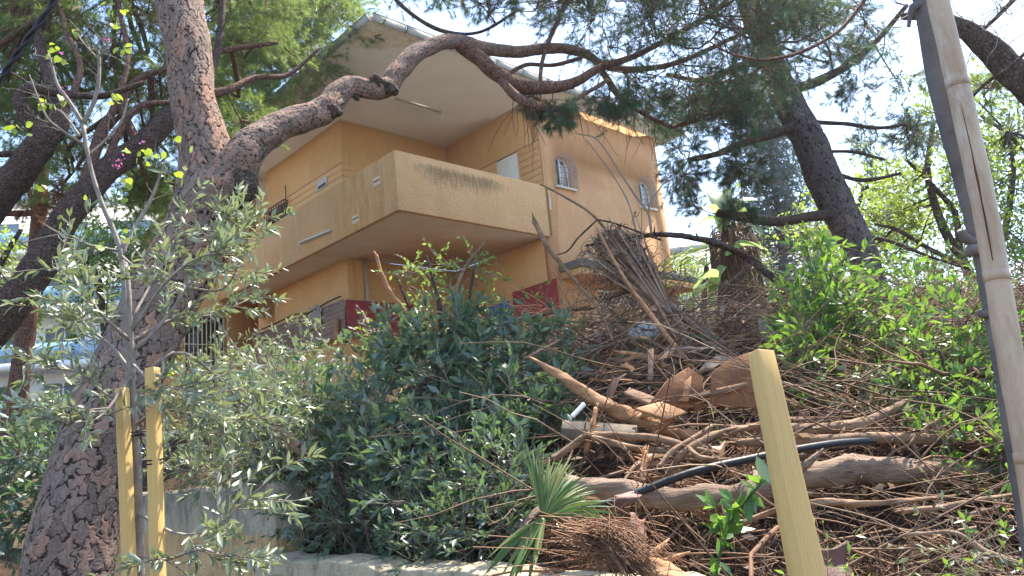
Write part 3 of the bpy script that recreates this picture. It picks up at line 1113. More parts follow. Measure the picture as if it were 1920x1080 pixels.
# rain pipe
V, F = tube([(1.62, B - .07, -0.3), (1.62, B - .07, 2.695)], .05, 10)
link('drainpipe', mesh_np('drainpipe', V, F, m_pvc, smooth=True), house)
# annex on the left with a rounded, tiled shoulder and a barred window
ann = [(-2.6, -1.2), (1.3, -1.2), (1.3, 6.2), (-.72, 6.2), (-1.03, 5.95), (-1.75, 5.1), (-2.2, 4.45), (-2.5, 3.5), (-2.6, 2.6)]
wall_holes('annex_wall', ann, [[(-1.0, -.3), (0.2, -.3), (0.2, 2.2), (-1.0, 2.2)]], 9.8, 10.1, m_stucco)
P = np.array([(p[0], 9.78, p[1]) for p in ann[3:]])
V, F = tube(smoothpath(P, 30), .07, 6)
link('annex_coping', mesh_np('annex_coping', V, F, simple('terracotta', (0.36, 0.15, 0.07), (0.48, 0.24, 0.12), 6, 0.8, 0.4)), house)
aw = boxp('window_pane', (-1.0, 9.95, -.3), (0.2, 9.97, 2.2), m_glass, bev=0)
mb = MB()
for u_ in np.linspace(-1.05, .25, 11):
    mb.box((u_ - .014, 9.70, -.35), (u_ + .014, 9.73, 2.2))
for z_ in (-.3, .5, 1.3, 2.15):
    mb.box((-1.08, 9.695, z_ - .014), (.28, 9.725, z_ + .014))
hpart('window_bars', mb, m_cream, aw)

# ------------------------------------------------------------------ sheets round the terrace
def ribbed(name, p0, p1, z0, z1, mat, label, rib=.11, amp=.018, horizontal=True, cat='fence', n_along=2):
    """ribbed steel sheet standing between two house-plane points; p=(u,v)"""
    a, b = hp(*p0, 0), hp(*p1, 0)
    c = (a + b) / 2
    d = nrm(b - a)
    L = np.linalg.norm(b - a)
    nr = int((z1 - z0) / rib) * 4
    z = np.linspace(z0, z1, nr)
    prof = amp * np.array([0, 0, 1, 1])[np.arange(nr) % 4]
    s_ = np.linspace(-L / 2, L / 2, 12)
    nx = len(s_)
    nv = np.array([d[1], -d[0], 0])
    sag = 0.02 * np.sin(s_ * 1.3 + z0)
    V = np.concatenate([(s_[:, None, None] * d + nv * (prof[None, :, None] + sag[:, None, None]) + np.array([0, 0, 1]) * z[None, :, None]).reshape(-1, 3) + o_ for o_ in (nv * 0, -nv * .004)])
    i = np.arange(nx - 1)[:, None] * nr
    j = np.arange(nr - 1)[None]
    F = np.stack([i + j, i + nr + j, i + nr + j + 1, i + j + 1], -1).reshape(-1, 4)
    F = np.concatenate([F, F[:, ::-1] + nx * nr])
    o = link(name, mesh_np(name, V, F, mat))
    o.location = (c[0], c[1], H0[2])
    tag(o, label, cat)
    return o


ribbed('metal_fence', (.80, 8.9), (.80, 3.75), .58, 1.52, m_brown_sheet, 'brown ribbed steel fence panel below the long ochre wall')
ribbed('metal_fence', (.82, 3.70), (3.1, 3.70), .55, 1.50, m_red, 'maroon steel panel round the corner beside the drainpipe')
ribbed('metal_fence', (4.5, -.35), (4.5, 1.35), .35, 1.45, m_red, 'big maroon ribbed panel at the foot of the wing, right of the blue sheet')
ribbed('metal_fence', (4.45, 2.35), (4.45, 4.0), .55, 1.40, m_red, 'small maroon panel left of the blue sheet, mostly behind leaves')
ribbed('metal_fence', (4.42, 1.37), (4.42, 2.33), .50, 1.22, m_blue, 'blue sheet between the two maroon panels', rib=.3, amp=.004)
post = solo('fence_post', *tube(np.array([hp(.70, 4.05, .1), hp(.72, 4.05, 1.05)]), .07, 6, rough=.1), m_peeled, 'short pale splintered post at the end of the brown fence panel', 'post')
# cable along the top of the brown panel
P = np.array([hp(.74, v, 1.60 + .10 * math.sin(v * 2.1) * math.exp(-abs(v - 5.6)) - .02) for v in np.linspace(8.8, 3.8, 40)])
solo('cable', *tube(P, .022, 6), m_black, 'black cable sagging along the top of the brown fence panel', 'cable')


def cloth(name, c, ax, bx, w, h, mat, label, cat, amp=.03, seed=1, n=16, fold=3.0):
    g_ = np.random.default_rng(seed)
    a, b = np.meshgrid(np.linspace(-.5, .5, n), np.linspace(-.5, .5, n), indexing='ij')
    nn = nrm(np.cross(ax, bx))
    ph = g_.uniform(0, 6, 6)
    d = sum(np.sin(a * fold * (k + 1) * 2 + b * fold * (6 - k) + ph[k]) / (1 + k * .5) for k in range(6)) * amp
    ja = a * w * (1 + .12 * np.sin(b * 9 + ph[0]))
    jb = b * h * (1 + .10 * np.sin(a * 8 + ph[1]))
    V = (c + ja[..., None] * ax + jb[..., None] * bx + d[..., None] * nn).reshape(-1, 3)
    i = np.arange(n - 1)[:, None] * n
    j = np.arange(n - 1)[None]
    F = np.stack([i + j, i + n + j, i + n + j + 1, i + j + 1], -1).reshape(-1, 4)
    o = solo(name, V, F, mat, label, cat, smooth=True)
    m = o.modifiers.new('solid', 'SOLIDIFY')
    m.thickness = .004
    return o


cloth('netting', hp(.74, 5.15, 1.30), W, np.array([0, 0, 1.0]), .62, .62, m_mesh_bag, 'grey piece of netting hung over the brown fence panel', 'netting', .02, 4)
# cream railing at the left end of the fence
rl = thing('railing', 'cream barred railing in front of the brown fence panel', 'railing', hp(.60, 8.6, .0))
for k, v in enumerate(np.linspace(6.9, 8.3, 8)):
    P = np.array([hp(.55, v, .2), hp(.55, v, 1.08)])
    part('bar', *tube(P, .014, 5), m_cream, rl)
part('rail', *tube(np.array([hp(.55, 6.85, 1.08), hp(.55, 8.35, 1.08)]), .018, 5), m_cream, rl)
part('rail', *tube(np.array([hp(.55, 6.85, .62), hp(.55, 8.35, .62)]), .014, 5), m_cream, rl)

# ------------------------------------------------------------------ thin volume added to imitate lens glare; it also fades the distance a little
def glare_haze(density=0.006):
    V, F = MB().box((-1200, -200, -2.0), (1200, 1800, 36.0)).get()
    me = mesh_np('glare_haze', V, F[0], m_soil)
    me.materials.clear()
    m = bpy.data.materials.new('glare_haze')
    m.use_nodes = True
    nt = m.node_tree
    nt.nodes.clear()
    pv = nt.nodes.new('ShaderNodeVolumePrincipled')
    pv.inputs['Color'].default_value = (0.93, 0.96, 1.0, 1)
    pv.inputs['Density'].default_value = density
    pv.inputs["Anisotropy"].default_value = 0.7
    mo = nt.nodes.new('ShaderNodeOutputMaterial')
    nt.links.new(pv.outputs[0], mo.inputs['Volume'])
    me.materials.append(m)
    tag(link('glare_haze', me), kind='stuff')


glare_haze(0.0007)

# ------------------------------------------------------------------ trees
def ell(x0, y0_, x1, y1, d0, d1, n, r=(0.4, 0.7)):
    """n cluster centres scattered through a block of air"""
    out = []
    for _ in range(n):
        d = rng.uniform(d0, d1)
        out.append((at(rng.uniform(x0, x1), rng.uniform(y0_, y1), d), rng.uniform(*r)))
    return out


def nearest(limbs, c):
    A_ = np.concatenate(limbs)
    return A_[np.argmin(np.linalg.norm(A_ - c, axis=1))]


def link_branches(plant, limbs, clusters, r0, mat, name='branch', droop=0.12, big=14, sides=6):
    """a curved branch from the nearest limb to every cluster; the first `big` as parts"""
    paths = []
    for k, (c, r) in enumerate(clusters):
        s = nearest(limbs, c)
        L = np.linalg.norm(c - s)
        m = (s + c) / 2 + rng.normal(size=3) * L * .13 + np.array([0, 0, -L * droop])
        m2 = (s * .25 + c * .75) + rng.normal(size=3) * L * .09 + np.array([0, 0, -L * droop * .6])
        paths.append(smoothpath([s, m, m2, c], 10))
    paths = np.array(paths)
    L = np.linalg.norm(paths[:, -1] - paths[:, 0], axis=1)
    R0 = r0 * np.clip(L / 1.6, .35, 1.6)
    order = np.argsort(-L)
    for k in order[:big]:
        V, F = tube(paths[k], np.linspace(R0[k], .006, 10), 7, rough=.05, seed=int(k))
        part(name, V, F, mat, plant, smooth=True)
    rest = order[big:]
    if len(rest):
        V, F, ti = tubes(paths[rest], R0[rest], .006, sides)
        o = part('small_branches', V, F, mat, plant, smooth=True)
        o['kind'] = 'stuff'
    return paths


def pine_crown(plant, limbs, clusters, mat, twig_mat, r0=.03, k1=9, k2=6, nk=26, nl=.10, nw=.0035, big=14, droop=.12, up=.1, spread=.7, bmat=None, dead=0):
    paths = link_branches(plant, limbs, clusters, r0, bmat or m_limb, droop=droop, big=big)
    rs = np.array([r for c, r in clusters])
    l1 = spawn(paths, k1, (.75, 1.25), (25, 75), .35, 1.0, 5, up=up, curl=.28)
    rr = np.repeat(rs, k1)[:, None, None]
    l1 = l1[:, :1] + (l1 - l1[:, :1]) * rr
    l2 = spawn(l1, k2, (.35, .7), (20, 65), .25, 1.0, 4, up=up, curl=.25)
    rr2 = np.repeat(rs, k1 * k2)[:, None, None]
    l2 = l2[:, :1] + (l2 - l2[:, :1]) * rr2 * .9
    V1, F1, t1 = tubes(l1, .0065, .003, 4)
    V2, F2, t2 = tubes(l2, .0035, .0018, 3)
    o = part('twigs', np.vstack([V1, V2]), [F1, F2 + len(V1)], twig_mat, plant, tint=np.concatenate([t1, t2]))
    o['kind'] = 'stuff'
    pos, tan = interp(l2, np.tile([[.45, .7, .9, 1.0]], (len(l2), 1)))
    pos, tan = pos.reshape(-1, 3), tan.reshape(-1, 3)
    if dead:
        m = rng.random(len(pos)) < dead
        needles(plant, pos[m], tan[m], nk, nl, nw, m_needle_dead, spread, 'dead_needles', .5)
        pos, tan = pos[~m], tan[~m]
    needles(plant, pos, tan, nk, nl, nw, mat, spread)


def leafy_crown(plant, limbs, clusters, mat, twig_mat, size, wid=.42, r0=.02, k1=8, k2=5, per=5, tmpl=LEAF4, hero=0, big=10, up=.12, droop=.05, bmat=None, hero_t=LEAF8, curl=.25, ang=(30, 60), twig=.0022):
    paths = link_branches(plant, limbs, clusters, r0, bmat or m_limb_dark, droop=droop, big=big)
    rs = np.array([r for c, r in clusters])
    l1 = spawn(paths, k1, (.6, 1.2), (25, 80), .3, 1.0, 5, up=up, curl=curl)
    l1 = l1[:, :1] + (l1 - l1[:, :1]) * np.repeat(rs, k1)[:, None, None]
    l2 = spawn(l1, k2, (.3, .6), (20, 70), .2, 1.0, 4, up=up, curl=curl)
    l2 = l2[:, :1] + (l2 - l2[:, :1]) * np.repeat(rs, k1 * k2)[:, None, None]
    V1, F1, t1 = tubes(l1, twig * 2, twig, 4)
    V2, F2, t2 = tubes(l2, twig, twig * .6, 3)
    o = part('twigs', np.vstack([V1, V2]), [F1, F2 + len(V1)], twig_mat, plant, tint=np.concatenate([t1, t2]))
    o['kind'] = 'stuff'
    foliage_on(plant, l2, per, size, wid, mat, tmpl, hero, hero_t, ang)


def foliage_on(plant, paths, per, size, wid, mat, tmpl=LEAF4, hero=0, hero_t=LEAF8, ang=(30, 60), tip=.15, upbias=.6):
    pos, tan = interp(paths, np.clip(rng.uniform(tip, 1.15, (len(paths), per)), 0, 1))
    pos, tan = pos.reshape(-1, 3), tan.reshape(-1, 3)
    q = rng.normal(size=tan.shape)
    q = nrm(q - tan * (q * tan).sum(-1, keepdims=True))
    a = np.radians(rng.uniform(ang[0], ang[1], len(tan)))[:, None]
    d = tan * np.cos(a) + q * np.sin(a)
    sz = size * rng.uniform(.6, 1.2, len(pos))
    return leaves(plant, tmpl, pos, d, sz, wid, mat, hero, upbias=upbias, hero_t=hero_t)


# --- the big pine whose trunk leans up the left and forks over the balcony
pine = thing('pine_tree', 'big pine with plated orange grey bark forking beside the balcony, its limb arching over it', 'tree', at(130, 1130, 5.0))


def fork_bulge(t, A_):
    return .22 * np.exp(-((t - .60) / .05) ** 2)


bark_trunk('trunk', [(95, 1250, 185, 4.9), (125, 1080, 160, 5.0), (148, 960, 148, 5.05), (185, 830, 140, 5.15), (230, 720, 130, 5.25), (282, 610, 122, 5.4), (338, 500, 124, 5.5), (385, 410, 132, 5.55),
                     (394, 330, 112, 5.6), (378, 250, 88, 5.65), (362, 180, 80, 5.7), (352, 90, 80, 5.8), (335, 0, 82, 5.9), (322, -120, 80, 6.1), (318, -330, 70, 6.5)],
           m_bark, pine, 210, 1200, .072, 1.75, .015, 1)
bark_trunk('limb', [(392, 400, 96.0, 5.52), (425, 345, 100.0, 5.5), (452, 300, 79.1, 5.5), (478, 268, 63.6, 5.55), (520, 240, 53.3, 5.7), (570, 222, 49.0, 5.85), (612, 205, 46.4, 6.0), (632, 178, 41.3, 6.1), (655, 163, 36.1, 6.2),
                    (700, 168, 34.4, 6.35), (728, 160, 35.3, 6.5), (748, 133, 35.3, 6.6), (785, 98, 32.7, 6.8), (845, 78, 28.4, 7.1), (905, 90, 24.1, 7.4), (965, 97, 21.5, 7.7), (1040, 90, 18.1, 8.0), (1095, 100, 15.5, 8.3), (1150, 128, 12.0, 8.6), (1260, 120, 9.5, 9.0), (1400, 60, 6.9, 9.4)],
           m_bark, pine, 100, 900, .040, 1.9, .010, 3, None, 1.9)
lg = limb('limb', [(862, 82, 28, 7.15), (900, 110, 29, 7.25), (935, 142, 28, 7.3), (980, 162, 26, 7.4), (1040, 163, 23, 7.6), (1085, 152, 18, 7.8), (1130, 125, 15, 8.0), (1200, 100, 11, 8.3), (1330, 30, 9, 8.8)], m_limb, pine, 12, seed=2)
lh = limb('limb', [(940, 150, 18, 7.3), (965, 178, 18, 7.2), (1000, 196, 17, 7.1), (1040, 205, 12, 7.1), (1090, 180, 9, 7.3), (1140, 150, 7, 7.5)], m_limb, pine, 10, seed=3)
li = limb('limb', [(1110, 105, 12, 8.3), (1140, 150, 13, 8.3), (1165, 185, 12, 8.4), (1210, 215, 9, 8.5), (1260, 240, 7, 8.6)], m_limb, pine, 8, seed=4)
lj = limb('limb', [(1012, 175, 8, 7.5), (1018, 110, 8, 7.7), (1045, 40, 10, 7.9), (1075, -20, 11, 8.1)], m_limb, pine, 8, seed=5)
lk = limb('limb', [(725, -20, 8, 7.5), (770, 25, 8, 7.5), (830, 58, 8, 7.5), (900, 60, 6, 7.6), (970, 20, 5, 7.7)], m_limb_dark, pine, 8, seed=6)
ll = limb('limb', [(945, 145, 9, 7.6), (985, 122, 8, 7.8), (1040, 122, 8, 8.0), (1090, 108, 8, 8.2)], m_limb, pine, 8, seed=7)
# the burl and broken stubs under the limb
for q, r_ in (([(430, 350, 60, 5.5), (458, 352, 66, 5.42), (474, 350, 40, 5.38)], 8), ([(604, 205, 30, 6.0), (628, 210, 26, 5.95), (642, 212, 12, 5.93)], 9), ([(655, 168, 16, 6.2), (668, 182, 13, 6.2), (672, 190, 5, 6.2)], 10),
              ([(715, 160, 30, 6.4), (738, 170, 22, 6.4), (744, 178, 12, 6.4)], 11), ([(690, 160, 20, 6.3), (708, 150, 22, 6.3), (716, 148, 10, 6.3)], 12)):
    P, R = px_path(q)
    Q, RR = resample(P, R, 14)
    RR = RR * np.sqrt(np.clip(1.08 - (np.linspace(0, 1, 14)) ** 4, .12, 1))
    V, F = tube(Q, RR, 18, rough=.10, seed=r_)
    part('branch_stub', V, F, m_limb_dark, pine, smooth=True)
limbs = [np.array([at(x, y, d) for x, y, d in ((845, 78, 7.1), (905, 90, 7.4), (965, 97, 7.7), (1040, 90, 8.0), (1150, 128, 8.6), (1260, 120, 9.0), (1400, 60, 9.4))]), lg[20:], lh, li, lj, lk, ll]
cl = ell(1080, -120, 1560, 60, 7.6, 9.8, 24) + ell(1120, 40, 1500, 165, 8.0, 9.8, 15) + ell(880, -120, 1100, 40, 7.4, 8.6, 12, (.3, .5)) + ell(1230, 170, 1420, 250, 8.2, 9.4, 6, (.25, .4)) \
    + ell(1000, 175, 1180, 225, 7.0, 8.0, 5, (.16, .26)) + ell(1500, -60, 1640, 100, 8.6, 10, 7, (.35, .55)) + ell(760, -130, 900, 10, 7.4, 8.4, 5, (.3, .45)) + ell(1060, -400, 1500, -120, 7.5, 10, 6)
pine_crown(pine, limbs, cl, m_needle, m_twig, r0=.020, k1=8, k2=6, nk=18, nl=.105, nw=.0032, big=30, droop=.10, up=-.12, spread=.55, dead=.03)
# bare hanging twigs below the limb, over the wing wall
hang = spawn(np.array([resample(lh, np.ones(len(lh)), 12)[0], resample(li, np.ones(len(li)), 12)[0]]), 26, (.35, .75), (40, 90), .1, 1, 7, up=-.4, curl=.16, droop=.25)
V, F, ti = tubes(hang, .005, .002, 4)
o = part('hanging_twigs', V, F, m_twig, pine, tint=ti)
o['kind'] = 'stuff'

# --- the darker pine beyond it at the left: thick curved limbs, wide crown
pine2 = thing('pine_tree', 'dark curving pine at the left edge, limbs crossing behind the big trunk', 'tree', at(-330, 900, 8.5))
a1 = limb('limb', [(-470, 1300, 140, 9.0), (-400, 1080, 125, 8.8), (-330, 900, 110, 8.6), (-180, 760, 90, 8.3), (-60, 660, 78, 8.0), (20, 575, 62, 8.0), (75, 500, 56, 8.0), (110, 430, 52, 8.1), (150, 375, 48, 8.2), (200, 320, 46, 8.4), (262, 275, 44, 8.6), (318, 222, 42, 8.8), (372, 170, 24, 9.0), (410, 90, 14, 9.3), (420, -60, 9, 9.6)], m_limb_dark, pine2, 18, 60, seed=11)
a2 = limb('limb', [(-140, 620, 70, 8.3), (-60, 450, 66, 8.1), (0, 365, 62, 8.0), (40, 315, 54, 8.0), (75, 270, 50, 8.0), (112, 225, 36, 8.1), (95, 150, 22, 8.3), (70, 60, 15, 8.6), (60, -60, 10, 9.0)], m_limb_dark, pine2, 16, 50, seed=12)
a3 = limb('limb', [(85, 262, 30, 8.0), (48, 215, 26, 7.9), (38, 185, 24, 7.9), (58, 165, 20, 7.9), (110, 175, 15, 7.9), (190, 180, 12, 8.0), (270, 155, 9, 8.1)], m_limb_dark, pine2, 12, seed=13)
a4 = limb('limb', [(150, 375, 22, 8.2), (190, 250, 22, 8.4), (215, 200, 13, 8.5), (240, 110, 10, 8.7), (225, 20, 8, 9.0), (215, -80, 6, 9.3)], m_limb, pine2, 10, seed=14)
a5 = limb('limb', [(262, 275, 16, 8.6), (230, 200, 15, 8.8), (260, 150, 14, 9.0), (320, 125, 11, 9.2), (420, 95, 10, 9.5), (520, 80, 8, 9.8)], m_limb, pine2, 10, seed=15)
a6 = limb('limb', [(372, 175, 18, 9.0), (425, 170, 16, 9.2), (480, 145, 11, 9.5), (540, 140, 8, 9.8), (600, 90, 6, 10.0)], m_limb, pine2, 10, seed=16)
a7 = limb('limb', [(60, 290, 16, 8.0), (0, 290, 12, 7.8), (-60, 300, 9, 7.7)], m_limb_dark, pine2, 8, seed=17)
a8 = limb('limb', [(180, 340, 14, 8.3), (250, 210, 12, 8.5), (330, 190, 10, 8.8)], m_limb, pine2, 8, seed=18)
a9 = limb('limb', [(100, 240, 16, 8.1), (135, 180, 14, 8.2), (150, 120, 11, 8.4), (125, 60, 9, 8.6), (100, -40, 7, 8.9)], m_limb, pine2, 10, seed=19)
L2 = [a1[20:], a2[20:], a3, a4, a5, a6, a7, a8, a9]
cl = ell(-120, -120, 330, 120, 8.6, 12, 52, (.5, .85)) + ell(-60, 120, 330, 300, 9.0, 12, 24, (.4, .7)) + ell(330, -150, 560, 120, 9.5, 13, 22, (.5, .8)) + ell(330, 120, 470, 260, 9.5, 12, 10, (.4, .6)) + ell(-60, 300, 330, 400, 9.5, 12, 8, (.35, .5)) \
    + ell(150, -500, 600, -150, 9, 13, 3, (.6, .9))
pine_crown(pine2, L2, cl, m_needle_l, m_twig, r0=.030, k1=9, k2=6, nk=20, nl=.11, nw=.0042, big=40, droop=.05, up=.12, spread=.75)

# --- light green pine whose crown meets the roof's left edge
pine3 = thing('pine_tree', 'sunlit light green pine crown behind the roof edge, between trunk and sky', 'tree', at(300, 640, 17))
b1 = limb('trunk', [(300, 700, 26, 17), (330, 500, 24, 17), (370, 330, 22, 17), (430, 180, 18, 17), (500, 60, 12, 17), (540, -80, 8, 17)], m_limb, pine3, 12, seed=21)
b2 = limb('limb', [(385, 290, 12, 17), (450, 260, 9, 17), (520, 150, 7, 17), (600, 60, 5, 17)], m_limb, pine3, 8, seed=22)
cl = ell(440, -60, 690, 60, 15, 19, 22, (.7, 1.1)) + ell(420, 60, 600, 150, 15, 19, 16, (.7, 1.0)) + ell(400, 140, 500, 230, 15, 18, 7, (.5, .8)) + ell(380, -160, 640, -60, 15, 19, 3, (.8, 1.1)) + ell(230, 330, 340, 420, 16, 18, 5, (.5, .8))
pine_crown(pine3, [b1[10:], b2], cl, m_needle_l, m_twig, r0=.03, k1=9, k2=7, nk=18, nl=.15, nw=.009, big=12, droop=.02, up=.15, spread=.8)

# --- slim trunk at the far left
pine4 = thing('pine_tree', 'slim straight reddish trunk at the far left in front of the white flats', 'tree', at(15, 850, 11))
c1 = limb('trunk', [(10, 880, 38, 11), (28, 760, 36, 11), (45, 640, 34, 11), (62, 520, 30, 11), (72, 420, 26, 11), (80, 330, 22, 11), (85, 230, 18, 11), (95, 60, 12, 11)], m_limb, pine4, 14, seed=31)
c2 = limb('branch', [(75, 400, 12, 11), (40, 400, 12, 10.9), (0, 402, 12, 10.8), (-50, 410, 10, 10.7)], m_limb_dark, pine4, 8, seed=32)
c3 = limb('branch', [(70, 440, 9, 11), (50, 350, 8, 10.9), (10, 330, 6, 10.8)], m_limb_dark, pine4, 8, seed=33)
cl = ell(50, 360, 140, 410, 10.6, 11.3, 3, (.25, .35))
pine_crown(pine4, [c1, c2], cl, m_needle_dead, m_twig, r0=.012, k1=8, k2=6, nk=20, nl=.10, nw=.005, big=0)

# --- right pine
pine5 = thing('pine_tree', 'leaning dark trunked pine standing among the greenery at the right', 'tree', at(1640, 590, 12))
bark_trunk('trunk', [(1655, 700, 60, 11.9), (1640, 585, 50, 12), (1622, 500, 58, 12), (1592, 430, 60, 12), (1552, 350, 62, 12), (1515, 262, 58, 12), (1478, 190, 54, 12.1), (1440, 100, 44, 12.3), (1400, -20, 34, 12.6), (1360, -160, 24, 13)],
           m_bark2, pine5, 70, 500, .10, 1.6, .020, 9)
P5 = [np.array([at(*q) for q in ((1515, 262, 12), (1478, 190, 12.1), (1440, 100, 12.3), (1400, -20, 12.6), (1360, -160, 13))])]
for q, s_ in (([(1588, 402, 18, 12), (1530, 405, 20, 11.8), (1460, 415, 18, 11.6), (1400, 408, 20, 11.4), (1345, 400, 16, 11.3)], 41),
              ([(1502, 232, 22, 12), (1450, 250, 18, 11.8), (1390, 270, 16, 11.6), (1340, 290, 12, 11.4), (1290, 300, 9, 11.3)], 42),
              ([(1485, 168, 20, 12.1), (1540, 150, 18, 12), (1600, 115, 14, 11.9), (1650, 70, 11, 11.8), (1700, 10, 8, 11.7)], 43),
              ([(1512, 228, 9, 12), (1580, 232, 8, 11.8), (1650, 240, 7, 11.6), (1700, 232, 5, 11.5)], 44),
              ([(1560, 325, 9, 12), (1620, 338, 8, 11.8), (1690, 325, 6, 11.6)], 45),
              ([(1535, 285, 7, 12), (1600, 285, 6, 11.8), (1660, 300, 5, 11.6)], 46),
              ([(1455, 130, 16, 12.2), (1400, 120, 14, 11.9), (1320, 150, 11, 11.6), (1250, 140, 8, 11.3)], 47),
              ([(1420, 50, 14, 12.4), (1480, -20, 12, 12.4), (1560, -60, 9, 12.4)], 48),
              ([(1600, 445, 9, 12), (1660, 450, 8, 11.8), (1740, 480, 6, 11.6), (1800, 500, 5, 11.5)], 49)):
    P5.append(limb('limb', q, m_limb_dark, pine5, 9, seed=s_))
cl = ell(1310, 90, 1450, 240, 11, 13, 11, (.45, .7)) + ell(1230, 150, 1380, 280, 10.8, 12, 8, (.35, .5)) + ell(1490, -60, 1720, 100, 11, 13, 9, (.4, .6)) + ell(1350, -150, 1560, 60, 11, 13.5, 11, (.5, .7)) \
    + ell(1560, 100, 1720, 300, 11, 12.5, 11, (.28, .45)) + ell(1260, 265, 1420, 350, 10.8, 12, 9, (.3, .45)) + ell(1310, 380, 1400, 415, 11, 11.6, 3, (.2, .3))
pine_crown(pine5, P5, cl, m_needle, m_twig_grey, r0=.022, k1=8, k2=5, nk=13, nl=.13, nw=.005, big=30, droop=.06, up=-.05, spread=.6, bmat=m_limb_dark, dead=.10)

# thin bare limb sweeping across the top right, and the heavy limb in the corner
tr = thing('pine_tree', 'bare heavy grey limb crossing the top right corner with curly twigs', 'tree', at(1990, 260, 6))
t1 = limb('limb', [(2420, 1150, 95, 6.4), (2330, 800, 88, 6.3), (2200, 500, 80, 6.2), (2080, 320, 70, 6.1), (1990, 230, 62, 6), (1920, 155, 56, 6), (1860, 95, 46, 6), (1800, 50, 32, 6), (1740, 30, 22, 6.1), (1690, 30, 12, 6.2)], m_limb_dark, tr, 16, 80, seed=51)
t2 = limb('branch', [(1960, 60, 7, 5.6), (1900, 120, 7, 5.7), (1850, 155, 6, 5.8), (1815, 190, 5, 5.9)], m_limb_dark, tr, 8, seed=52)
t3 = limb('branch', [(1960, -60, 11, 6), (1890, 10, 9, 6), (1850, 50, 7, 6), (1825, 70, 5, 6)], m_limb_dark, tr, 8, seed=53)
sp = spawn(np.array([resample(t1[45:], np.ones(len(t1[45:])), 12)[0], resample(t3, np.ones(len(t3)), 12)[0]]), 16, (.3, .8), (40, 90), .1, 1, 9, up=.3, curl=.45)
V, F, ti = tubes(sp, .006, .002, 4)
o = part('curly_twigs', V, F, m_twig_grey, tr, tint=ti)
o['kind'] = 'stuff'
cl = ell(1790, 130, 1960, 210, 6, 7, 4, (.2, .3))
pine_crown(tr, [t1], cl, m_needle_l, m_twig_grey, r0=.010, k1=6, k2=5, nk=14, nl=.08, nw=.003, big=0)
P, R = px_path([(1640, -30, 8, 6.2), (1610, 15, 8, 6.2), (1570, 60, 7, 6.1), (1500, 98, 7, 6.0), (1430, 112, 6, 6.0), (1370, 100, 5, 6.0), (1330, 78, 3, 6.0)])
Q, RR = resample(P, R, 40)
solo('hanging_branch', *tube(Q, RR, 7, rough=.05), m_limb, 'single thin reddish branch hanging in a shallow curve below the top edge, right', 'branch', smooth=True)

# --- background conifer with tiers
con = thing('conifer_tree', 'distant bluish grey tiered conifer between the palm and the leaning pine', 'tree', at(1455, 560, 30))
P, R = px_path([(1475, 620, 18, 30), (1465, 450, 16, 30), (1450, 330, 11, 30), (1436, 190, 4, 30)])
Q, RR = resample(P, R, 30)
part('trunk', *tube(Q, RR, 8), m_limb_dark, con, smooth=True)
br = []
for k in range(30):
    t = k / 30
    c = Q[min(29, int(4 + t * 25))]
    L = 2.3 * (1 - t) ** .8 + .25
    for a in np.linspace(0, 2 * math.pi, 8)[:-1] + rng.uniform(0, 1):
        d = np.array([math.cos(a), math.sin(a), 0])
        br.append(smoothpath([c, c + d * L * .5 + [0, 0, -.02], c + d * L + [0, 0, .16 * L]], 6))
br = np.array(br)
V, F, ti = tubes(br, .03, .008, 4)
part('branches', V, F, m_limb_dark, con)['kind'] = 'stuff'
s2 = spawn(br, 12, (.25, .6), (50, 90), .15, 1, 4, up=.2, curl=.1)
pos, tan = interp(s2, np.tile([[.1, .4, .7, 1.0]], (len(s2), 1)))
needles(con, pos.reshape(-1, 3), tan.reshape(-1, 3), 7, .16, .03, m_conifer, .6)

# --- broadleaf trees at the right and behind
def broad(name, label, base, trunk, clusters, mat, size, **kw):
    t = thing(name, label, 'tree', at(*base))
    L = [limb('trunk' if k == 0 else 'limb', q, m_limb_dark, t, 9, seed=60 + k) for k, q in enumerate(trunk)]
    leafy_crown(t, L, clusters, mat, m_twig_grey, size, **kw)
    return t


broad('broadleaf_tree', 'bright yellow green tree filling the right edge behind the bamboo pole', (1800, 600, 13),
      [[(1860, 680, 26, 13), (1820, 520, 20, 13), (1770, 430, 16, 13), (1740, 330, 12, 13), (1750, 230, 8, 13)],
       [(1800, 470, 13, 13), (1790, 400, 11, 13), (1750, 350, 9, 13), (1700, 300, 6, 13)],
       [(1840, 560, 14, 13), (1880, 450, 12, 13), (1900, 330, 9, 13), (1890, 250, 6, 13)],
       [(1810, 500, 12, 13), (1740, 465, 9, 13), (1680, 430, 7, 13), (1640, 420, 5, 13)]],
      ell(1700, 170, 1960, 340, 12, 15, 26, (.55, .9)) + ell(1690, 340, 1960, 560, 12, 15, 30, (.55, .9)) + ell(1610, 330, 1720, 480, 12.5, 15, 10, (.4, .7)) + ell(1760, 560, 1960, 680, 11, 14, 9, (.5, .8)),
      m_lime, .085, wid=.5, k1=8, k2=6, per=6, r0=.022, big=24)
broad('broadleaf_tree', 'loose green tree behind the leaning pine trunk, right of the conifer', (1580, 620, 20),
      [[(1560, 700, 20, 20), (1570, 560, 16, 20), (1590, 450, 11, 20), (1620, 350, 7, 20)], [(1568, 580, 10, 20), (1520, 500, 8, 20), (1500, 420, 6, 20)]],
      ell(1500, 380, 1720, 600, 18, 22, 26, (.7, 1.2)) + ell(1620, 300, 1760, 420, 18, 22, 10, (.6, 1.0)),
      m_lime, .13, wid=.5, k1=8, k2=5, per=5, r0=.03, big=12)
broad('broadleaf_tree', 'yellow green leafy tree at the far left edge below the pine', (10, 640, 15),
      [[(-60, 800, 24, 15), (-30, 620, 18, 15), (0, 500, 12, 15), (40, 430, 8, 15)]],
      ell(-60, 430, 70, 620, 14, 16.5, 18, (.5, .8)), m_lime, .10, wid=.5, k1=8, k2=5, per=5, big=6)
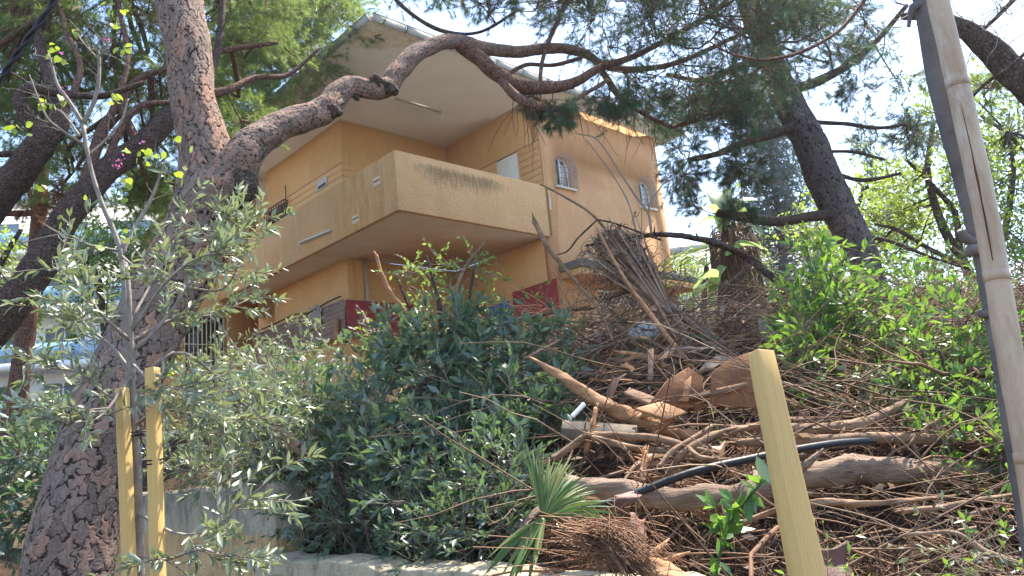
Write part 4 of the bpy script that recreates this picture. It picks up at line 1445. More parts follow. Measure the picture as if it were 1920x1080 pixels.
broad('broadleaf_tree', 'mid green tree behind the thick curving limb, left of the ochre annex', (190, 700, 15),
      [[(190, 800, 22, 15), (200, 680, 17, 15), (190, 560, 12, 15), (170, 480, 8, 15)], [(200, 640, 12, 15), (250, 560, 9, 15), (280, 500, 6, 15)]],
      ell(110, 450, 330, 640, 13.5, 17, 26, (.5, .8)) + ell(120, 400, 280, 470, 14, 17, 7, (.4, .7)), m_midg, .10, wid=.5, k1=8, k2=5, per=5, big=10)
# wooded slope behind the villa
for k, (px, py, d, n, rr_, lab) in enumerate([(1300, 560, 26, 18, 60, 'sunlit yellow green shrubs behind the corner of the villa'),
                                               (1420, 560, 24, 16, 70, 'shady undergrowth behind the palm with the dead skirt'),
                                               (1660, 600, 24, 22, 130, 'dense green thicket behind the leaning pine, lower right'),
                                               (1860, 640, 20, 22, 120, 'dense green thicket behind the bamboo pole')]):
    t = thing('shrub', lab, 'shrub', at(px, py + 60, d))
    st = [limb('stem', [(px + s_ * 20, py + 90, 8, d), (px + s_ * 30, py + 20, 6, d), (px + s_ * 42, py - 30, 4, d)], m_limb_dark, t, 6, seed=k * 5 + s_ + 90) for s_ in (-1, 0, 1)]
    leafy_crown(t, st, ell(px - rr_, py - 60, px + rr_, py + 70, d - 2, d + 2, n, (.7, 1.2)), [m_lime, m_midg, m_midg, m_midg][k], m_twig_grey, .14, wid=.45, k1=8, k2=5, per=5, big=0)
far_w = tag(thing('woodland', 'far green woodland closing off the slope behind everything', 'woodland', at(1500, 600, 60)), kind='stuff')
cc = []
for x in np.linspace(-60, 75, 60):
    for y in (55, 62, 70):
        cc.append((np.array([x + rng.uniform(-2, 2), y + rng.uniform(-3, 3), rng.uniform(3, 8.5) if x > 6 else rng.uniform(2, 6)]), 2.6))
cs = np.array([c for c, r in cc])
s1 = nrm(rng.normal(size=(len(cs) * 170, 3)))
pos = np.repeat(cs, 170, 0) + s1 * rng.uniform(.4, 1, (len(s1), 1)) * np.array([3.0, 2.6, 2.3])
leaves(far_w, LEAF2, pos, nrm(s1 + rng.normal(size=s1.shape) * .5), rng.uniform(.35, .8, len(pos)), .7, m_midg)

# --- palm with a dead skirt, and the broad leaves beside it
palm = thing('palm_tree', 'palm trunk wrapped in a skirt of dead brown fronds beyond the brush heap', 'tree', at(1385, 640, 15))
P, R = px_path([(1392, 665, 54, 15), (1388, 600, 46, 15), (1385, 540, 38, 15), (1375, 470, 34, 15), (1368, 420, 30, 15)])
Q, RR = resample(P, R, 24)
part('trunk', *tube(Q, RR, 14, rough=.12), m_log_grey, palm)
T_, W_ = [], []
for k in range(520):
    c = Q[rng.integers(5, 23)]
    a = rng.uniform(0, 2 * math.pi)
    d = np.array([math.cos(a), math.sin(a), 0])
    L = rng.uniform(.5, 1.1)
    T_.append(smoothpath([c + d * .12, c + d * .35 + [0, 0, .02], c + d * .48 + [0, 0, -L * .45], c + d * .42 + [0, 0, -L]], 7))
V, F, ti = tubes(np.array(T_), .016, .005, 3)
part('dead_fronds', V, F, m_fan_dry, palm, tint=ti)['kind'] = 'stuff'
pal2 = thing('banana_plant', 'broad leaved plant with big torn pale leaves above the dead palm skirt', 'plant', at(1350, 520, 14.2))
limb('stem', [(1350, 620, 9, 14.6), (1352, 520, 8, 14.4), (1356, 440, 7, 14.2), (1358, 410, 5, 14.2)], m_limb_dark, pal2, 8, seed=71)


def big_leaf(plant, base, tip, w, mat, name='leaf', droop=.25, n=12, torn=.25, seed=0):
    g_ = np.random.default_rng(seed)
    b, t = np.array(base), np.array(tip)
    L = np.linalg.norm(t - b)
    sp_ = smoothpath([b, (b + t) / 2 + [0, 0, droop * L], t], n)
    T_, N, B_ = frames(sp_)
    up = np.array([0, 0, 1.0])
    side = nrm(np.cross(T_, up + g_.normal(size=3) * .3))
    prof = w * np.sin(np.linspace(.12, .97, n) * math.pi) ** .6 * (1 + torn * g_.uniform(-1, 1, n))
    nn = np.cross(side, T_)
    V = np.concatenate([sp_ - side * prof[:, None] + nn * prof[:, None] * .35, sp_, sp_ + side * prof[:, None] * 1.0 + nn * prof[:, None] * .35])
    k = np.arange(n - 1)
    F = np.concatenate([np.stack([k, k + 1, n + k + 1, n + k], 1), np.stack([n + k, n + k + 1, 2 * n + k + 1, 2 * n + k], 1)])
    part(name, V, F, mat, plant, tint=np.zeros(3 * n))


for k, (bx, by, tx, ty, w) in enumerate([(1358, 415, 1330, 362, .16), (1358, 415, 1385, 350, .17), (1358, 412, 1310, 395, .13), (1360, 412, 1420, 375, .15), (1358, 415, 1300, 430, .10), (1360, 415, 1430, 440, .16),
                                         (1356, 430, 1345, 375, .15), (1362, 480, 1440, 470, .16), (1360, 500, 1335, 580, .18), (1350, 520, 1300, 545, .20), (1352, 530, 1290, 590, .17), (1362, 420, 1400, 400, .13)]):
    big_leaf(pal2, at(bx, by, 14.2), at(tx, ty, 14.2 + rng.uniform(-.8, .8)), w, m_banana, seed=k, droop=.2)
pal3 = thing('palm_tree', 'small feathery palm fronds right behind the villa corner', 'tree', at(1320, 600, 17))
limb('trunk', [(1318, 640, 12, 17), (1320, 560, 11, 17), (1325, 500, 10, 17)], m_limb_dark, pal3, 8, seed=77)
for k, a in enumerate(np.linspace(0, 2 * math.pi, 12)[:-1]):
    b = at(1325, 500, 17)
    d = np.array([math.cos(a), math.sin(a), 0])
    rach = smoothpath([b, b + d * .5 + [0, 0, .35], b + d * 1.1 + [0, 0, .05], b + d * 1.35 + [0, 0, -.5]], 12)
    V, F, ti = tubes(rach[None], .012, .004, 4)
    fr = part('frond', V, F, m_midg, pal3, tint=ti)
    pos = np.repeat(rach[2:], 4, 0)
    sd = np.cross(d, [0, 0, 1])
    dd = nrm(np.tile([sd, -sd, sd, -sd], (10, 1)) + d * .7 + [0, 0, -.35])
    bo = base_of(pal3)
    x, y, z = leafframe(dd)
    tv, tf = LEAF2
    V = pos[:, None] + tv[None, :, 0:1] * x[:, None] * .03 + tv[None, :, 1:2] * y[:, None] * .42 - bo
    F = (np.arange(len(pos)) * 4)[:, None, None] + tf[None]
    link('leaflets', mesh_np('leaflets', V.reshape(-1, 3), F.reshape(-1, 3), m_midg, tint=np.zeros(len(pos) * 4)), fr)['kind'] = 'stuff'

# --- buildings beyond
def flats():
    o = at(150, 700, 42)
    b = thing('apartment_building', 'white block of flats with glass fronted balconies behind the trees at the left', 'building', (o[0], o[1], 1.0), rad(12))

    def bp(name, a, c, mat, par=b):
        mb = MB().box(a, c)
        V, F = mb.get()
        return link(name, mesh_np(name, V, F, mat), par)
    bp('wall', (-14, 0, 0), (6, 9, 17), m_bld)
    bp('roof', (-14.3, -.3, 17.0), (6.3, 9.3, 17.4), m_bld)
    for s_ in range(5):
        z = 1.2 + s_ * 3.1
        bp('balcony_slab', (-13.5, -2.0, z), (5.2, -.001, z + .35), m_bld)
        bp('balcony_glass', (-13.4, -1.95, z + .35), (5.1, -1.90, z + 1.35), m_bldglass)
        mb = MB()
        for k in range(15):
            mb.box((-13.4 + k * 1.3, -1.99, z + .35), (-13.34 + k * 1.3, -1.951, z + 1.42))
        V, F = mb.get()
        link('balcony_rail', mesh_np('balcony_rail', V, F, m_cage), b)
        for k in range(5):
            w_ = bp('window', (-12.6 + k * 3.6, -.05, z + .4), (-10.6 + k * 3.6, .05, z + 2.5), m_bldwin)
            bp('window_frame', (-11.65 + k * 3.6, -.09, z + .4), (-11.55 + k * 3.6, -.051, z + 2.5), m_bld, w_)


flats()
o = at(1290, 478, 48)
b2_ = thing('building', 'low pale grey roofed building far behind the corner of the villa', 'building', (o[0], o[1], 2.0), rad(-10))
for nm, a, c, mt in (('wall', (-9, 0, 0), (9, 8, 11.2), m_bld), ('roof', (-9.4, -.4, 11.2), (9.4, 8.4, 11.7), m_metal)):
    V, F = MB().box(a, c).get()
    link(nm, mesh_np(nm, V, F, mt), b2_)
for k in range(4):
    V, F = MB().box((-7.5 + k * 4, -.05, 7.5), (-6 + k * 4, .04, 9.4)).get()
    link('window', mesh_np('window', V, F, m_bldwin), b2_)

# ------------------------------------------------------------------ the brush heap
def on_bank(x, y, dz=0.0):
    return np.array([x, y, float(bank(x, y)) + dz])


def stick_paths(n, xr, yr, L, hz=(0, .3), tilt=.25, curl=.12, npts=6, keep=None):
    x = rng.uniform(*xr, n)
    y = rng.uniform(*yr, n)
    if keep is not None:
        m = keep(x, y)
        x, y = x[m], y[m]
    z = bank(x, y) + rng.uniform(hz[0], hz[1], len(x))
    a = rng.normal(0, .75, len(x)) + np.where(rng.random(len(x)) < .5, 0, math.pi)
    d = np.stack([np.cos(a), np.sin(a) * .8, rng.normal(0, tilt, len(x))], 1)
    d = nrm(d)
    Ls = rng.uniform(*L, len(x))[:, None]
    P = [np.stack([x, y, z], 1)]
    for _ in range(npts - 1):
        d = nrm(d + rng.normal(size=d.shape) * curl)
        q = P[-1] + d * Ls / (npts - 1)
        fl = bank(q[:, 0], q[:, 1]) + .01
        q[:, 2] = np.maximum(q[:, 2], fl)
        P.append(q)
    return np.stack(P, 1)


def heap_zone(x, y):
    t = y - y0(x)
    return (t > .1) & (x > .02 * y - .1) & (x < .9 * y + .6)


def wd(px, off=.5):
    """depth of the wall line below photo column px, plus off"""
    return 4.12 / (1 + .000724 * (px - 960)) + off


# fine stuff nobody could count
P = stick_paths(14000, (-.5, 9), (2.7, 13), (.12, .5), (0, .36), .6, .35, 5, keep=lambda x, y: (heap_zone(x, y) | ((x > .3) & (y > 2.6))) & (rng.random(len(x)) < 4 / y))
V, F, ti = tubes(P, rng.uniform(.0015, .004, len(P)), .001, 3)
tag(solo('twig_litter', V, F, m_dark_stick, 'fine tangle of dry twigs covering the brush heap', 'twigs', kind='stuff', tint=ti))
P = stick_paths(4200, (-.5, 9), (2.7, 13), (.5, 1.5), (.02, .45), .35, .16, 7, keep=lambda x, y: (heap_zone(x, y) | ((x > .4) & (y > 2.7))) & (rng.random(len(x)) < 5 / y))
V, F, ti = tubes(P, rng.uniform(.003, .008, len(P)), .002, 4)
tag(solo('brushwood', V, F, m_stick, 'loose brown brushwood heaped over the whole bank', 'brushwood', kind='stuff', tint=ti))
# drooping fibrous roots and dry needles at the lower right
n = 26000
x = rng.uniform(-.4, 7, n)
y = rng.uniform(2.5, 10, n)
m = (heap_zone(x, y) | ((x > .3) & (y > 2.4))) & (rng.random(n) < 3.2 / y)
x, y = x[m], y[m]
pos = np.stack([x, y, bank(x, y) + rng.uniform(0, .14, len(x)) ** 1.2], 1)
d = nrm(rng.normal(size=pos.shape) * np.array([1, 1, .45]) + np.array([0, -.3, -.05]))
tv, tf = np.array([(-.5, 0, 0), (.5, 0, 0), (0, 1, 0)], float), np.array([(0, 1, 2)])
xx, yy, zz = leafframe(d)
Ls = rng.uniform(.06, .22, len(pos))[:, None, None]
V = pos[:, None] + tv[None, :, 0:1] * xx[:, None] * .004 + tv[None, :, 1:2] * yy[:, None] * Ls
F = (np.arange(len(pos)) * 3)[:, None, None] + tf[None]
solo('dry_needle_litter', V.reshape(-1, 3), F.reshape(-1, 3), m_litter, 'brown carpet of dry needles and fibres on the bank', 'litter', kind='stuff', tint=np.repeat(rng.random(len(pos)), 3))
# shredded frond fibres: tufts of parallel strands thrown over the heap
T_ = []
for k in range(170):
    y = rng.uniform(3.3, 9.5)
    x = rng.uniform(.05 * y, .62 * y)
    if y < y0(x) + .1 and x < .5:
        continue
    c = on_bank(x, y, rng.uniform(.02, .28))
    a = rng.uniform(0, 2 * math.pi)
    d = np.array([math.cos(a), math.sin(a) * .6, rng.normal(0, .25)])
    L = rng.uniform(.2, .55)
    for q in range(int(rng.uniform(14, 34))):
        s_ = c + rng.normal(size=3) * .03
        e_ = c + nrm(d + rng.normal(size=3) * .22) * L * rng.uniform(.6, 1.1)
        T_.append([s_, (s_ + e_) / 2 + rng.normal(size=3) * .025, e_])
T_ = np.array(T_)
P = np.stack([T_[:, 0], T_[:, 0] * .35 + T_[:, 1] * .65, T_[:, 1] * .65 + T_[:, 2] * .35, T_[:, 2]], 1)
V, F, ti = tubes(P, rng.uniform(.002, .005, len(P)), .001, 3)
tag(solo('shredded_fibre', V, F, m_litter, 'red brown tufts of shredded frond fibre strewn over the heap', 'fibre', kind='stuff', tint=ti))
# fallen leaves
n = 5000
x = rng.uniform(-2, 8, n)
y = rng.uniform(2.6, 12, n)
m = heap_zone(x, y) & (rng.random(n) < 4 / y)
x, y = x[m], y[m]
lf = tag(thing('fallen_leaves', 'fallen dull leaves lying between the sticks of the bank', 'leaves', on_bank(2, 5)), kind='stuff')
pos = np.stack([x, y, bank(x, y) + rng.uniform(.02, .3, len(x))], 1)
o = leaves(lf, LEAF4, pos, rng.normal(size=pos.shape) * np.array([1, 1, .4]), rng.uniform(.04, .09, len(pos)), .4, m_fan_dry)

# countable mid-sized sticks, each its own thing
P = stick_paths(520, (-.5, 7.0), (3.8, 9.5), (.35, 1.15), (.04, .28), .22, .22, 9, keep=heap_zone)
P = P[:150]
order = np.argsort(P[:, 0, 1])
for k, idx in enumerate(order):
    r = rng.uniform(.007, .019)
    fork = P[idx]
    V, F = tube(fork, np.linspace(r, r * .4, 9), 6, rough=.08, seed=k)
    if k % 3 == 0:
        q = spawn(fork[None], 2, (.2, .5), (30, 60), .3, .9, 5, curl=.15)
        V2, F2, _ = tubes(q, r * .5, r * .2, 4)
        F = F + [F2 + len(V)]
        V = np.vstack([V, V2])
    mx, my = fork[4, 0], fork[4, 1]
    where = ('near the hose and the palm fan' if my < 5 else 'around the splintered branch' if my < 7 else 'below the wing of the villa') if mx / my < .33 else ('under the green shrubs at the right' if my > 5 else 'over the long pale log at the right')
    kind = 'forked' if k % 3 == 0 else ('stout' if r > .013 else 'thin')
    solo('dead_branch', V, F, m_stick, '%s dead branch lying loose %s' % (kind, where), 'branch', '%s dead branches lying loose %s' % (kind, where))


def log(name, pts, mat, label, cat='branch', sides=12, n=None, rough=.05, seed=0, dz=None, rscale=.5, group=None):
    if seed in (18, 20, 21, 22, 23, 24):
        rscale = .34
    if 4.3 < pts[0][3] < 6.4:
        pts = [(a, b, c_, d_ - .35) for a, b, c_, d_ in pts]
    P, R = px_path(pts, rscale)
    Q, RR = resample(P, R, n or len(pts) * 8)
    V, F = tube(Q, RR, sides, rough=rough * (1.5 if rough > 0 else 0), seed=seed)
    if rough > 0 and RR.max() > .012:
        g_ = np.random.default_rng(seed + 100)
        T_, N_, B_ = frames(Q)
        mb = MB().add(V, F)
        for _ in range(4 + int(RR.max() * 60)):                       # broken side stubs
            k = int(g_.integers(3, len(Q) - 3))
            a = g_.uniform(0, 2 * math.pi)
            d = nrm(T_[k] * g_.uniform(.3, 1.0) + N_[k] * math.cos(a) + B_[k] * math.sin(a))
            L = RR[k] * g_.uniform(2.0, 5.5)
            mb.add(*tube([Q[k], Q[k] + d * L * .6, Q[k] + d * L + g_.normal(size=3) * RR[k] * .4], [RR[k] * .5, RR[k] * .32, RR[k] * .08], 6))
        for e, sg in ((0, -1), (len(Q) - 1, 1)):                      # splinters at the torn ends
            for _ in range(7):
                o_ = (N_[e] * g_.normal() + B_[e] * g_.normal()) * RR[e] * .45
                L = RR[e] * g_.uniform(1.2, 4)
                mb.add(*tube([Q[e] + o_ - T_[e] * sg * RR[e], Q[e] + o_ + T_[e] * sg * L * .5, Q[e] + o_ * 1.3 + T_[e] * sg * L], [RR[e] * .3, RR[e] * .2, RR[e] * .02], 4))
        V, F = mb.get()
    return solo(name, V, F, mat, label, cat, group, smooth=True)


log('splintered_branch', [(994, 670, 3, 5.9), (1030, 692, 14, 5.8), (1075, 722, 22, 5.7), (1130, 757, 27, 5.6), (1180, 780, 29, 5.5), (1225, 797, 26, 5.4), (1270, 812, 20, 5.3), (1330, 816, 15, 5.2), (1420, 806, 10, 5.3)], m_peeled, 'long peeled orange brown branch with a splintered tip pointing up left', seed=1)
log('log', [(1060, 905, 24, 4.1), (1120, 913, 36, 4.0), (1200, 925, 40, 3.95), (1290, 938, 42, 3.9), (1380, 928, 42, 3.9), (1450, 902, 44, 3.95), (1520, 888, 48, 4.0), (1620, 884, 50, 4.1), (1740, 880, 48, 4.2), (1850, 890, 40, 4.3), (1980, 900, 34, 4.4)], m_log_grey, 'thick grey brown fibrous trunk lying across the bank under the hose', 'log', 24, 110, .06, 2)
log('log', [(1380, 830, 16, 4.7), (1480, 828, 20, 4.6), (1580, 824, 22, 4.6), (1680, 822, 22, 4.6), (1780, 826, 21, 4.7), (1900, 838, 18, 4.8), (1990, 846, 16, 4.9)], m_log_pale, 'long straight pale log lying level behind the post, right side', 'log', 14, 60, .03, 3)
log('log', [(1400, 800, 14, 4.9), (1490, 806, 22, 4.75), (1560, 803, 24, 4.7), (1620, 793, 24, 4.7), (1665, 772, 16, 4.8), (1700, 752, 9, 4.9)], m_log_pale, 'shorter pale branch curving upward, just above the long straight pale log', 'log', 14, 50, .04, 4)
log('forked_branch', [(1036, 862, 14, 4.8), (1070, 838, 14, 4.8), (1105, 817, 15, 4.8), (1170, 818, 14, 4.8), (1230, 822, 13, 4.7), (1290, 838, 12, 4.7), (1340, 850, 9, 4.6)], m_log_pale, 'bent branch with an elbow above the green palm fan', seed=5)
log('forked_branch', [(1110, 820, 12, 4.75), (1180, 838, 12, 4.7), (1240, 846, 11, 4.7), (1300, 855, 9, 4.6), (1360, 862, 6, 4.6)], m_log_pale, 'second prong of the bent branch, running just below it', seed=6)
log('forked_branch', [(1258, 885, 12, 4.5), (1275, 855, 13, 4.5), (1310, 830, 13, 4.5), (1350, 812, 13, 4.55), (1400, 802, 11, 4.6), (1450, 788, 8, 4.7)], m_log_pale, 'curved tan branch rising from the hose towards the post', seed=7)
log('forked_branch', [(1236, 876, 10, 4.45), (1262, 845, 10, 4.5), (1300, 822, 9, 4.55), (1335, 798, 7, 4.6)], m_log_pale, 'short tan branch left of the curved one above the hose', seed=8)
log('forked_branch', [(1290, 838, 9, 4.5), (1310, 856, 10, 4.4), (1350, 862, 9, 4.4), (1420, 860, 7, 4.4)], m_log_pale, 'low tan branch dipping just above the middle of the hose', seed=9)
log('stub', [(1205, 905, 13, 4.2), (1208, 870, 12, 4.25), (1210, 848, 11, 4.3)], m_peeled, 'short upright red brown stub standing left of the hose', 'stump', seed=10)
log('root', [(1100, 838, 10, 4.8), (1110, 800, 11, 4.85), (1118, 765, 9, 4.9)], m_peeled, 'upright red brown root between elbow branch and splintered branch', 'root', seed=11)
log('branch', [(1380, 985, 8, 3.6), (1480, 948, 11, 3.5), (1560, 942, 13, 3.45), (1602, 944, 13, 3.45), (1660, 942, 9, 3.45), (1730, 936, 8, 3.5), (1790, 930, 6, 3.6)], m_log_pale, 'snapped branch with pale splinters, right of the timber post', seed=12)
log('branch', [(1690, 958, 10, 3.4), (1760, 952, 11, 3.4), (1830, 938, 9, 3.5), (1920, 925, 7, 3.6), (1990, 918, 5, 3.6)], m_log_pale, 'brown branch running off the right edge below the thick trunk', seed=13)
log('branch', [(1700, 1002, 5, 3.2), (1790, 1000, 9, 3.15), (1850, 1035, 12, 3.1), (1960, 1075, 14, 3.0)], m_log_grey, 'dull brown branch sloping down into the bottom right corner', seed=14)
log('log', [(1080, 1012, 5, 3.3), (1130, 1030, 22, 3.25), (1190, 1052, 34, 3.2), (1250, 1080, 40, 3.15), (1330, 1115, 40, 3.1)], m_peeled, 'stripped log running out of the straw clump at the bottom edge', 'log', 16, 40, .06, 15)
log('pole', [(1120, 430, 4, 6.6), (1170, 520, 6, 6.5), (1220, 590, 9, 6.4), (1262, 645, 10, 6.2), (1310, 705, 10, 6.0), (1370, 780, 10, 5.8)], m_peeled, 'long thin orange cane slanting down from the dead frond bundle', 'cane', seed=16)
log('branch', [(1002, 415, 10, 7.0), (1025, 460, 9, 6.9), (1060, 505, 7, 6.8), (1095, 545, 6, 6.7), (1125, 585, 6, 6.6), (1150, 640, 5, 6.5)], m_log_pale, 'straight bare stick leaning against the end of the balcony', seed=17)
log('branch', [(1016, 347, 5, 7.2), (1060, 370, 6, 7.1), (1105, 398, 7, 7.0), (1140, 435, 8, 6.9), (1180, 490, 8, 6.7), (1225, 560, 8, 6.5), (1270, 640, 9, 6.3)], m_log_pale, 'forked bare twig crossing below the first arched window', seed=18)
log('branch', [(1440, 515, 15, 7.4), (1410, 488, 14, 7.4), (1360, 462, 13, 7.3), (1310, 448, 12, 7.2), (1262, 441, 10, 7.1), (1215, 441, 9, 7.0), (1160, 452, 6, 6.9), (1100, 460, 4, 6.8)], m_limb_dark, 'dark bare branch arching past the lower corner of the wing', seed=19)
log('branch', [(1222, 440, 8, 7.0), (1215, 400, 6, 7.0), (1190, 365, 6, 7.0), (1160, 320, 6, 7.0), (1120, 262, 4, 7.0), (1080, 250, 3, 7.0)], m_twig_grey, 'tall bare sapling stem between the two arched windows', 'branch', seed=20)
log('branch', [(1100, 262, 3, 7.1), (1150, 330, 4, 7.1), (1180, 385, 5, 7.0), (1195, 450, 5, 6.9), (1205, 540, 6, 6.8)], m_twig_grey, 'second bare sapling stem right of the first arched window', 'branch', seed=21)
log('branch', [(1262, 310, 3, 7.2), (1240, 350, 4, 7.1), (1220, 378, 5, 7.0), (1216, 400, 5, 7.0)], m_twig_grey, 'bare side twig crossing the second arched window', seed=22)
log('branch', [(1120, 412, 5, 6.9), (1085, 445, 5, 6.9), (1065, 470, 5, 6.9), (1045, 478, 3, 6.9)], m_limb_dark, 'small hooked dark twig below the first arched window', seed=23)
log('branch', [(1120, 412, 5, 6.9), (1150, 418, 5, 6.9), (1190, 432, 5, 6.9), (1240, 450, 6, 7.0)], m_limb_dark, 'dark twig joining the arching branch from the left', seed=24)
log('branch', [(1560, 640, 6, 6.2), (1600, 660, 9, 6.1), (1690, 700, 20, 6.0), (1740, 668, 20, 5.9), (1790, 640, 16, 5.8)], m_limb_dark, 'dark broken branch sticking out of the bright green shrub', seed=25)
log('branch', [(905, 640, 9, 7.2), (980, 600, 8, 7.2), (1060, 582, 8, 7.2), (1110, 578, 6, 7.2)], m_log_pale, 'long grey stick lying along the front of the maroon panel', seed=26)
log('branch', [(985, 672, 7, 6.2), (1020, 655, 7, 6.2), (1050, 637, 5, 6.2)], m_fan_dry, 'short bleached white stick left of the splintered tip', seed=27)
log('branch', [(1300, 600, 14, 7.0), (1345, 640, 17, 6.9), (1385, 672, 14, 6.8)], m_log_pale, 'broken grey brown limb left of the dead skirted palm', seed=28)
log('branch', [(1135, 560, 8, 6.9), (1180, 545, 8, 6.9), (1200, 540, 5, 6.9)], m_log_pale, 'short stick in front of the lattice window', seed=29)
log('branch', [(675, 585, 10, 7.2), (690, 610, 13, 7.2), (715, 645, 15, 7.1)], m_log_grey, 'broken brown stub rising in front of the maroon corner panel', seed=30)
log('branch', [(705, 478, 6, 7.0), (722, 530, 8, 7.0), (745, 565, 7, 7.0), (775, 600, 7, 7.0)], m_peeled, 'leaning broken twig under the balcony, left of the leafy sprigs', seed=31)
log('branch', [(912, 452, 4, 7.0), (880, 490, 6, 7.0), (860, 530, 7, 6.9), (845, 600, 9, 6.8)], m_log_pale, 'bare twig rising from the leafy sprigs under the balcony', seed=32)
log('branch', [(438, 742, 6, 6.0), (480, 772, 13, 5.9), (530, 812, 18, 5.8), (570, 850, 18, 5.7)], m_log_pale, 'pale smooth branch slanting through the foliage above the taller cement wall', seed=33)
log('branch', [(480, 650, 8, 6.1), (492, 700, 10, 6.0), (503, 775, 13, 5.9)], m_log_pale, 'pale upright prong joining the slanting branch above the cement wall', seed=34)

# broken planks and boards
def board(name, quad, t, mat, label, cat='board'):
    q = np.array([at(p[0], p[1], p[2] - (1.05 if cat == 'board' else .85 if cat != 'kerb' else .35)) for p in quad])
    n = len(q)
    nn = nrm(np.cross(q[1] - q[0], q[2] - q[0]))
    V = np.concatenate([q, q + nn * t])
    F = [np.array([list(range(n))[::-1], [n + k for k in range(n)]]), np.array([(k, (k + 1) % n, n + (k + 1) % n, n + k) for k in range(n)])]
    return bevel(solo(name, V, F, mat, label, cat), .003, 1)


board('broken_board', [(1215, 762, 6.0), (1250, 715, 6.05), (1291, 688, 6.1), (1318, 708, 6.1), (1322, 765, 6.0)], .02, m_ply, 'left piece of broken brown board with a peaked top')
board('broken_board', [(1330, 760, 5.95), (1334, 698, 6.0), (1366, 675, 6.0), (1405, 660, 6.0), (1440, 664, 6.0), (1436, 765, 5.9)], .02, m_ply, 'larger brown board with a sloping top edge directly left of the timber post')
for k, (q, lab) in enumerate([([(1270, 752, 5.8), (1278, 742, 5.85), (1400, 715, 5.7), (1402, 722, 5.7)], 'long yellowish splinter of plank leaning over the brown boards'),
                              ([(1278, 752, 5.75), (1283, 715, 5.8), (1296, 704, 5.8), (1290, 752, 5.7)], 'upright splinter of plank on the left brown board'),
                              ([(1170, 735, 5.9), (1180, 726, 6.0), (1252, 752, 5.8), (1240, 768, 5.8)], 'splintered plank end left of the peaked board'),
                              ([(1190, 765, 5.7), (1240, 752, 5.75), (1290, 772, 5.7), (1250, 785, 5.6)], 'flat pale splinter below the peaked board'),
                              ([(1215, 655, 6.4), (1226, 652, 6.4), (1224, 712, 6.2), (1214, 712, 6.2)], 'small upright slat above the splintered plank end')]):
    board('plank_splinter', q, .02, m_peeled if k % 2 else m_log_pale, lab, 'plank')
m_kerb = simple('pale_kerb_concrete', (0.10, 0.08, 0.06), (0.18, 0.15, 0.115), 12, .95, .6, 50)
c = board('concrete_block', [(1055, 787, 5.3), (1195, 797, 5.2), (1190, 812, 5.1), (1052, 803, 5.2)], .08, m_kerb, 'flat strip of concrete kerb showing behind the elbow branch', 'kerb')
log('pipe_piece', [(1072, 782, 9, 5.3), (1095, 758, 9, 5.35)], m_white, 'short piece of white plastic pipe near the elbow branch', 'pipe', rough=0)

# torn wood splinters lying about the boards
for k in range(46):
    yy = rng.uniform(4.2, 7.4)
    c_ = on_bank(rng.uniform(.10, .40) * yy, yy, rng.uniform(.10, .34))
    L, w_ = rng.uniform(.12, .42), rng.uniform(.008, .024)
    a = rng.uniform(-.6, .6)
    ax = nrm(np.array([math.cos(a), math.sin(a), rng.normal(0, .22)]))
    sd = nrm(np.cross(ax, rng.normal(size=3)))
    up = np.cross(ax, sd)
    prof = [(-.5, .25), (-.3, .9), (.1, 1.0), (.35, .6), (.5, .08)]
    V = np.concatenate([np.array([c_ + ax * L * p + sd * w_ * q * s_ + up * t_ + up * .02 * math.sin(p * 5 + k) for p, q in prof]) for s_, t_ in ((-1, 0), (1, 0), (1, .006), (-1, .006))])
    q_ = np.arange(4)
    F = [np.concatenate([np.stack([a_ * 5 + q_, a_ * 5 + q_ + 1, b_ * 5 + q_ + 1, b_ * 5 + q_], 1) for a_, b_ in ((1, 0), (2, 1), (3, 2), (0, 3))]), np.array([[0, 5, 10, 15], [19, 14, 9, 4]])]
    solo('wood_splinter', V, F, m_peeled if k % 2 else m_log_pale, '%s torn wood splinter lying among the sticks near the brown boards' % ('long' if L > .27 else 'short'), 'splinter', '%s torn wood splinters near the brown boards' % ('long' if L > .27 else 'short'))

# black hose
log('hose', [(1090, 955, 15, 3.75), (1150, 940, 15, 3.75), (1210, 918, 15, 3.75), (1300, 885, 15, 3.75), (1400, 862, 15, 3.8), (1500, 842, 15, 3.9), (1580, 830, 14, 4.0), (1640, 828, 13, 4.1)], m_black, 'thick black hose lying diagonally across the brush heap', 'hose', 14, 60, 0)

# plastic bag
cloth('plastic_bag', at(1205, 622, 7.0), nrm(np.array([1, .3, .15])), nrm(np.array([-.1, .5, .9])), .28, .16, m_plastic, 'crumpled white plastic bag on top of the heap near the lattice window', 'bag', .035, 3, 20, 4)
cloth('plastic_scrap', at(1310, 845, 4.9), nrm(np.array([1, .3, -.1])), nrm(np.array([-.1, .9, .5])), .24, .14, m_fan_dry, 'pale papery scrap lying among the sticks above the hose', 'scrap', .03, 8, 14, 4)

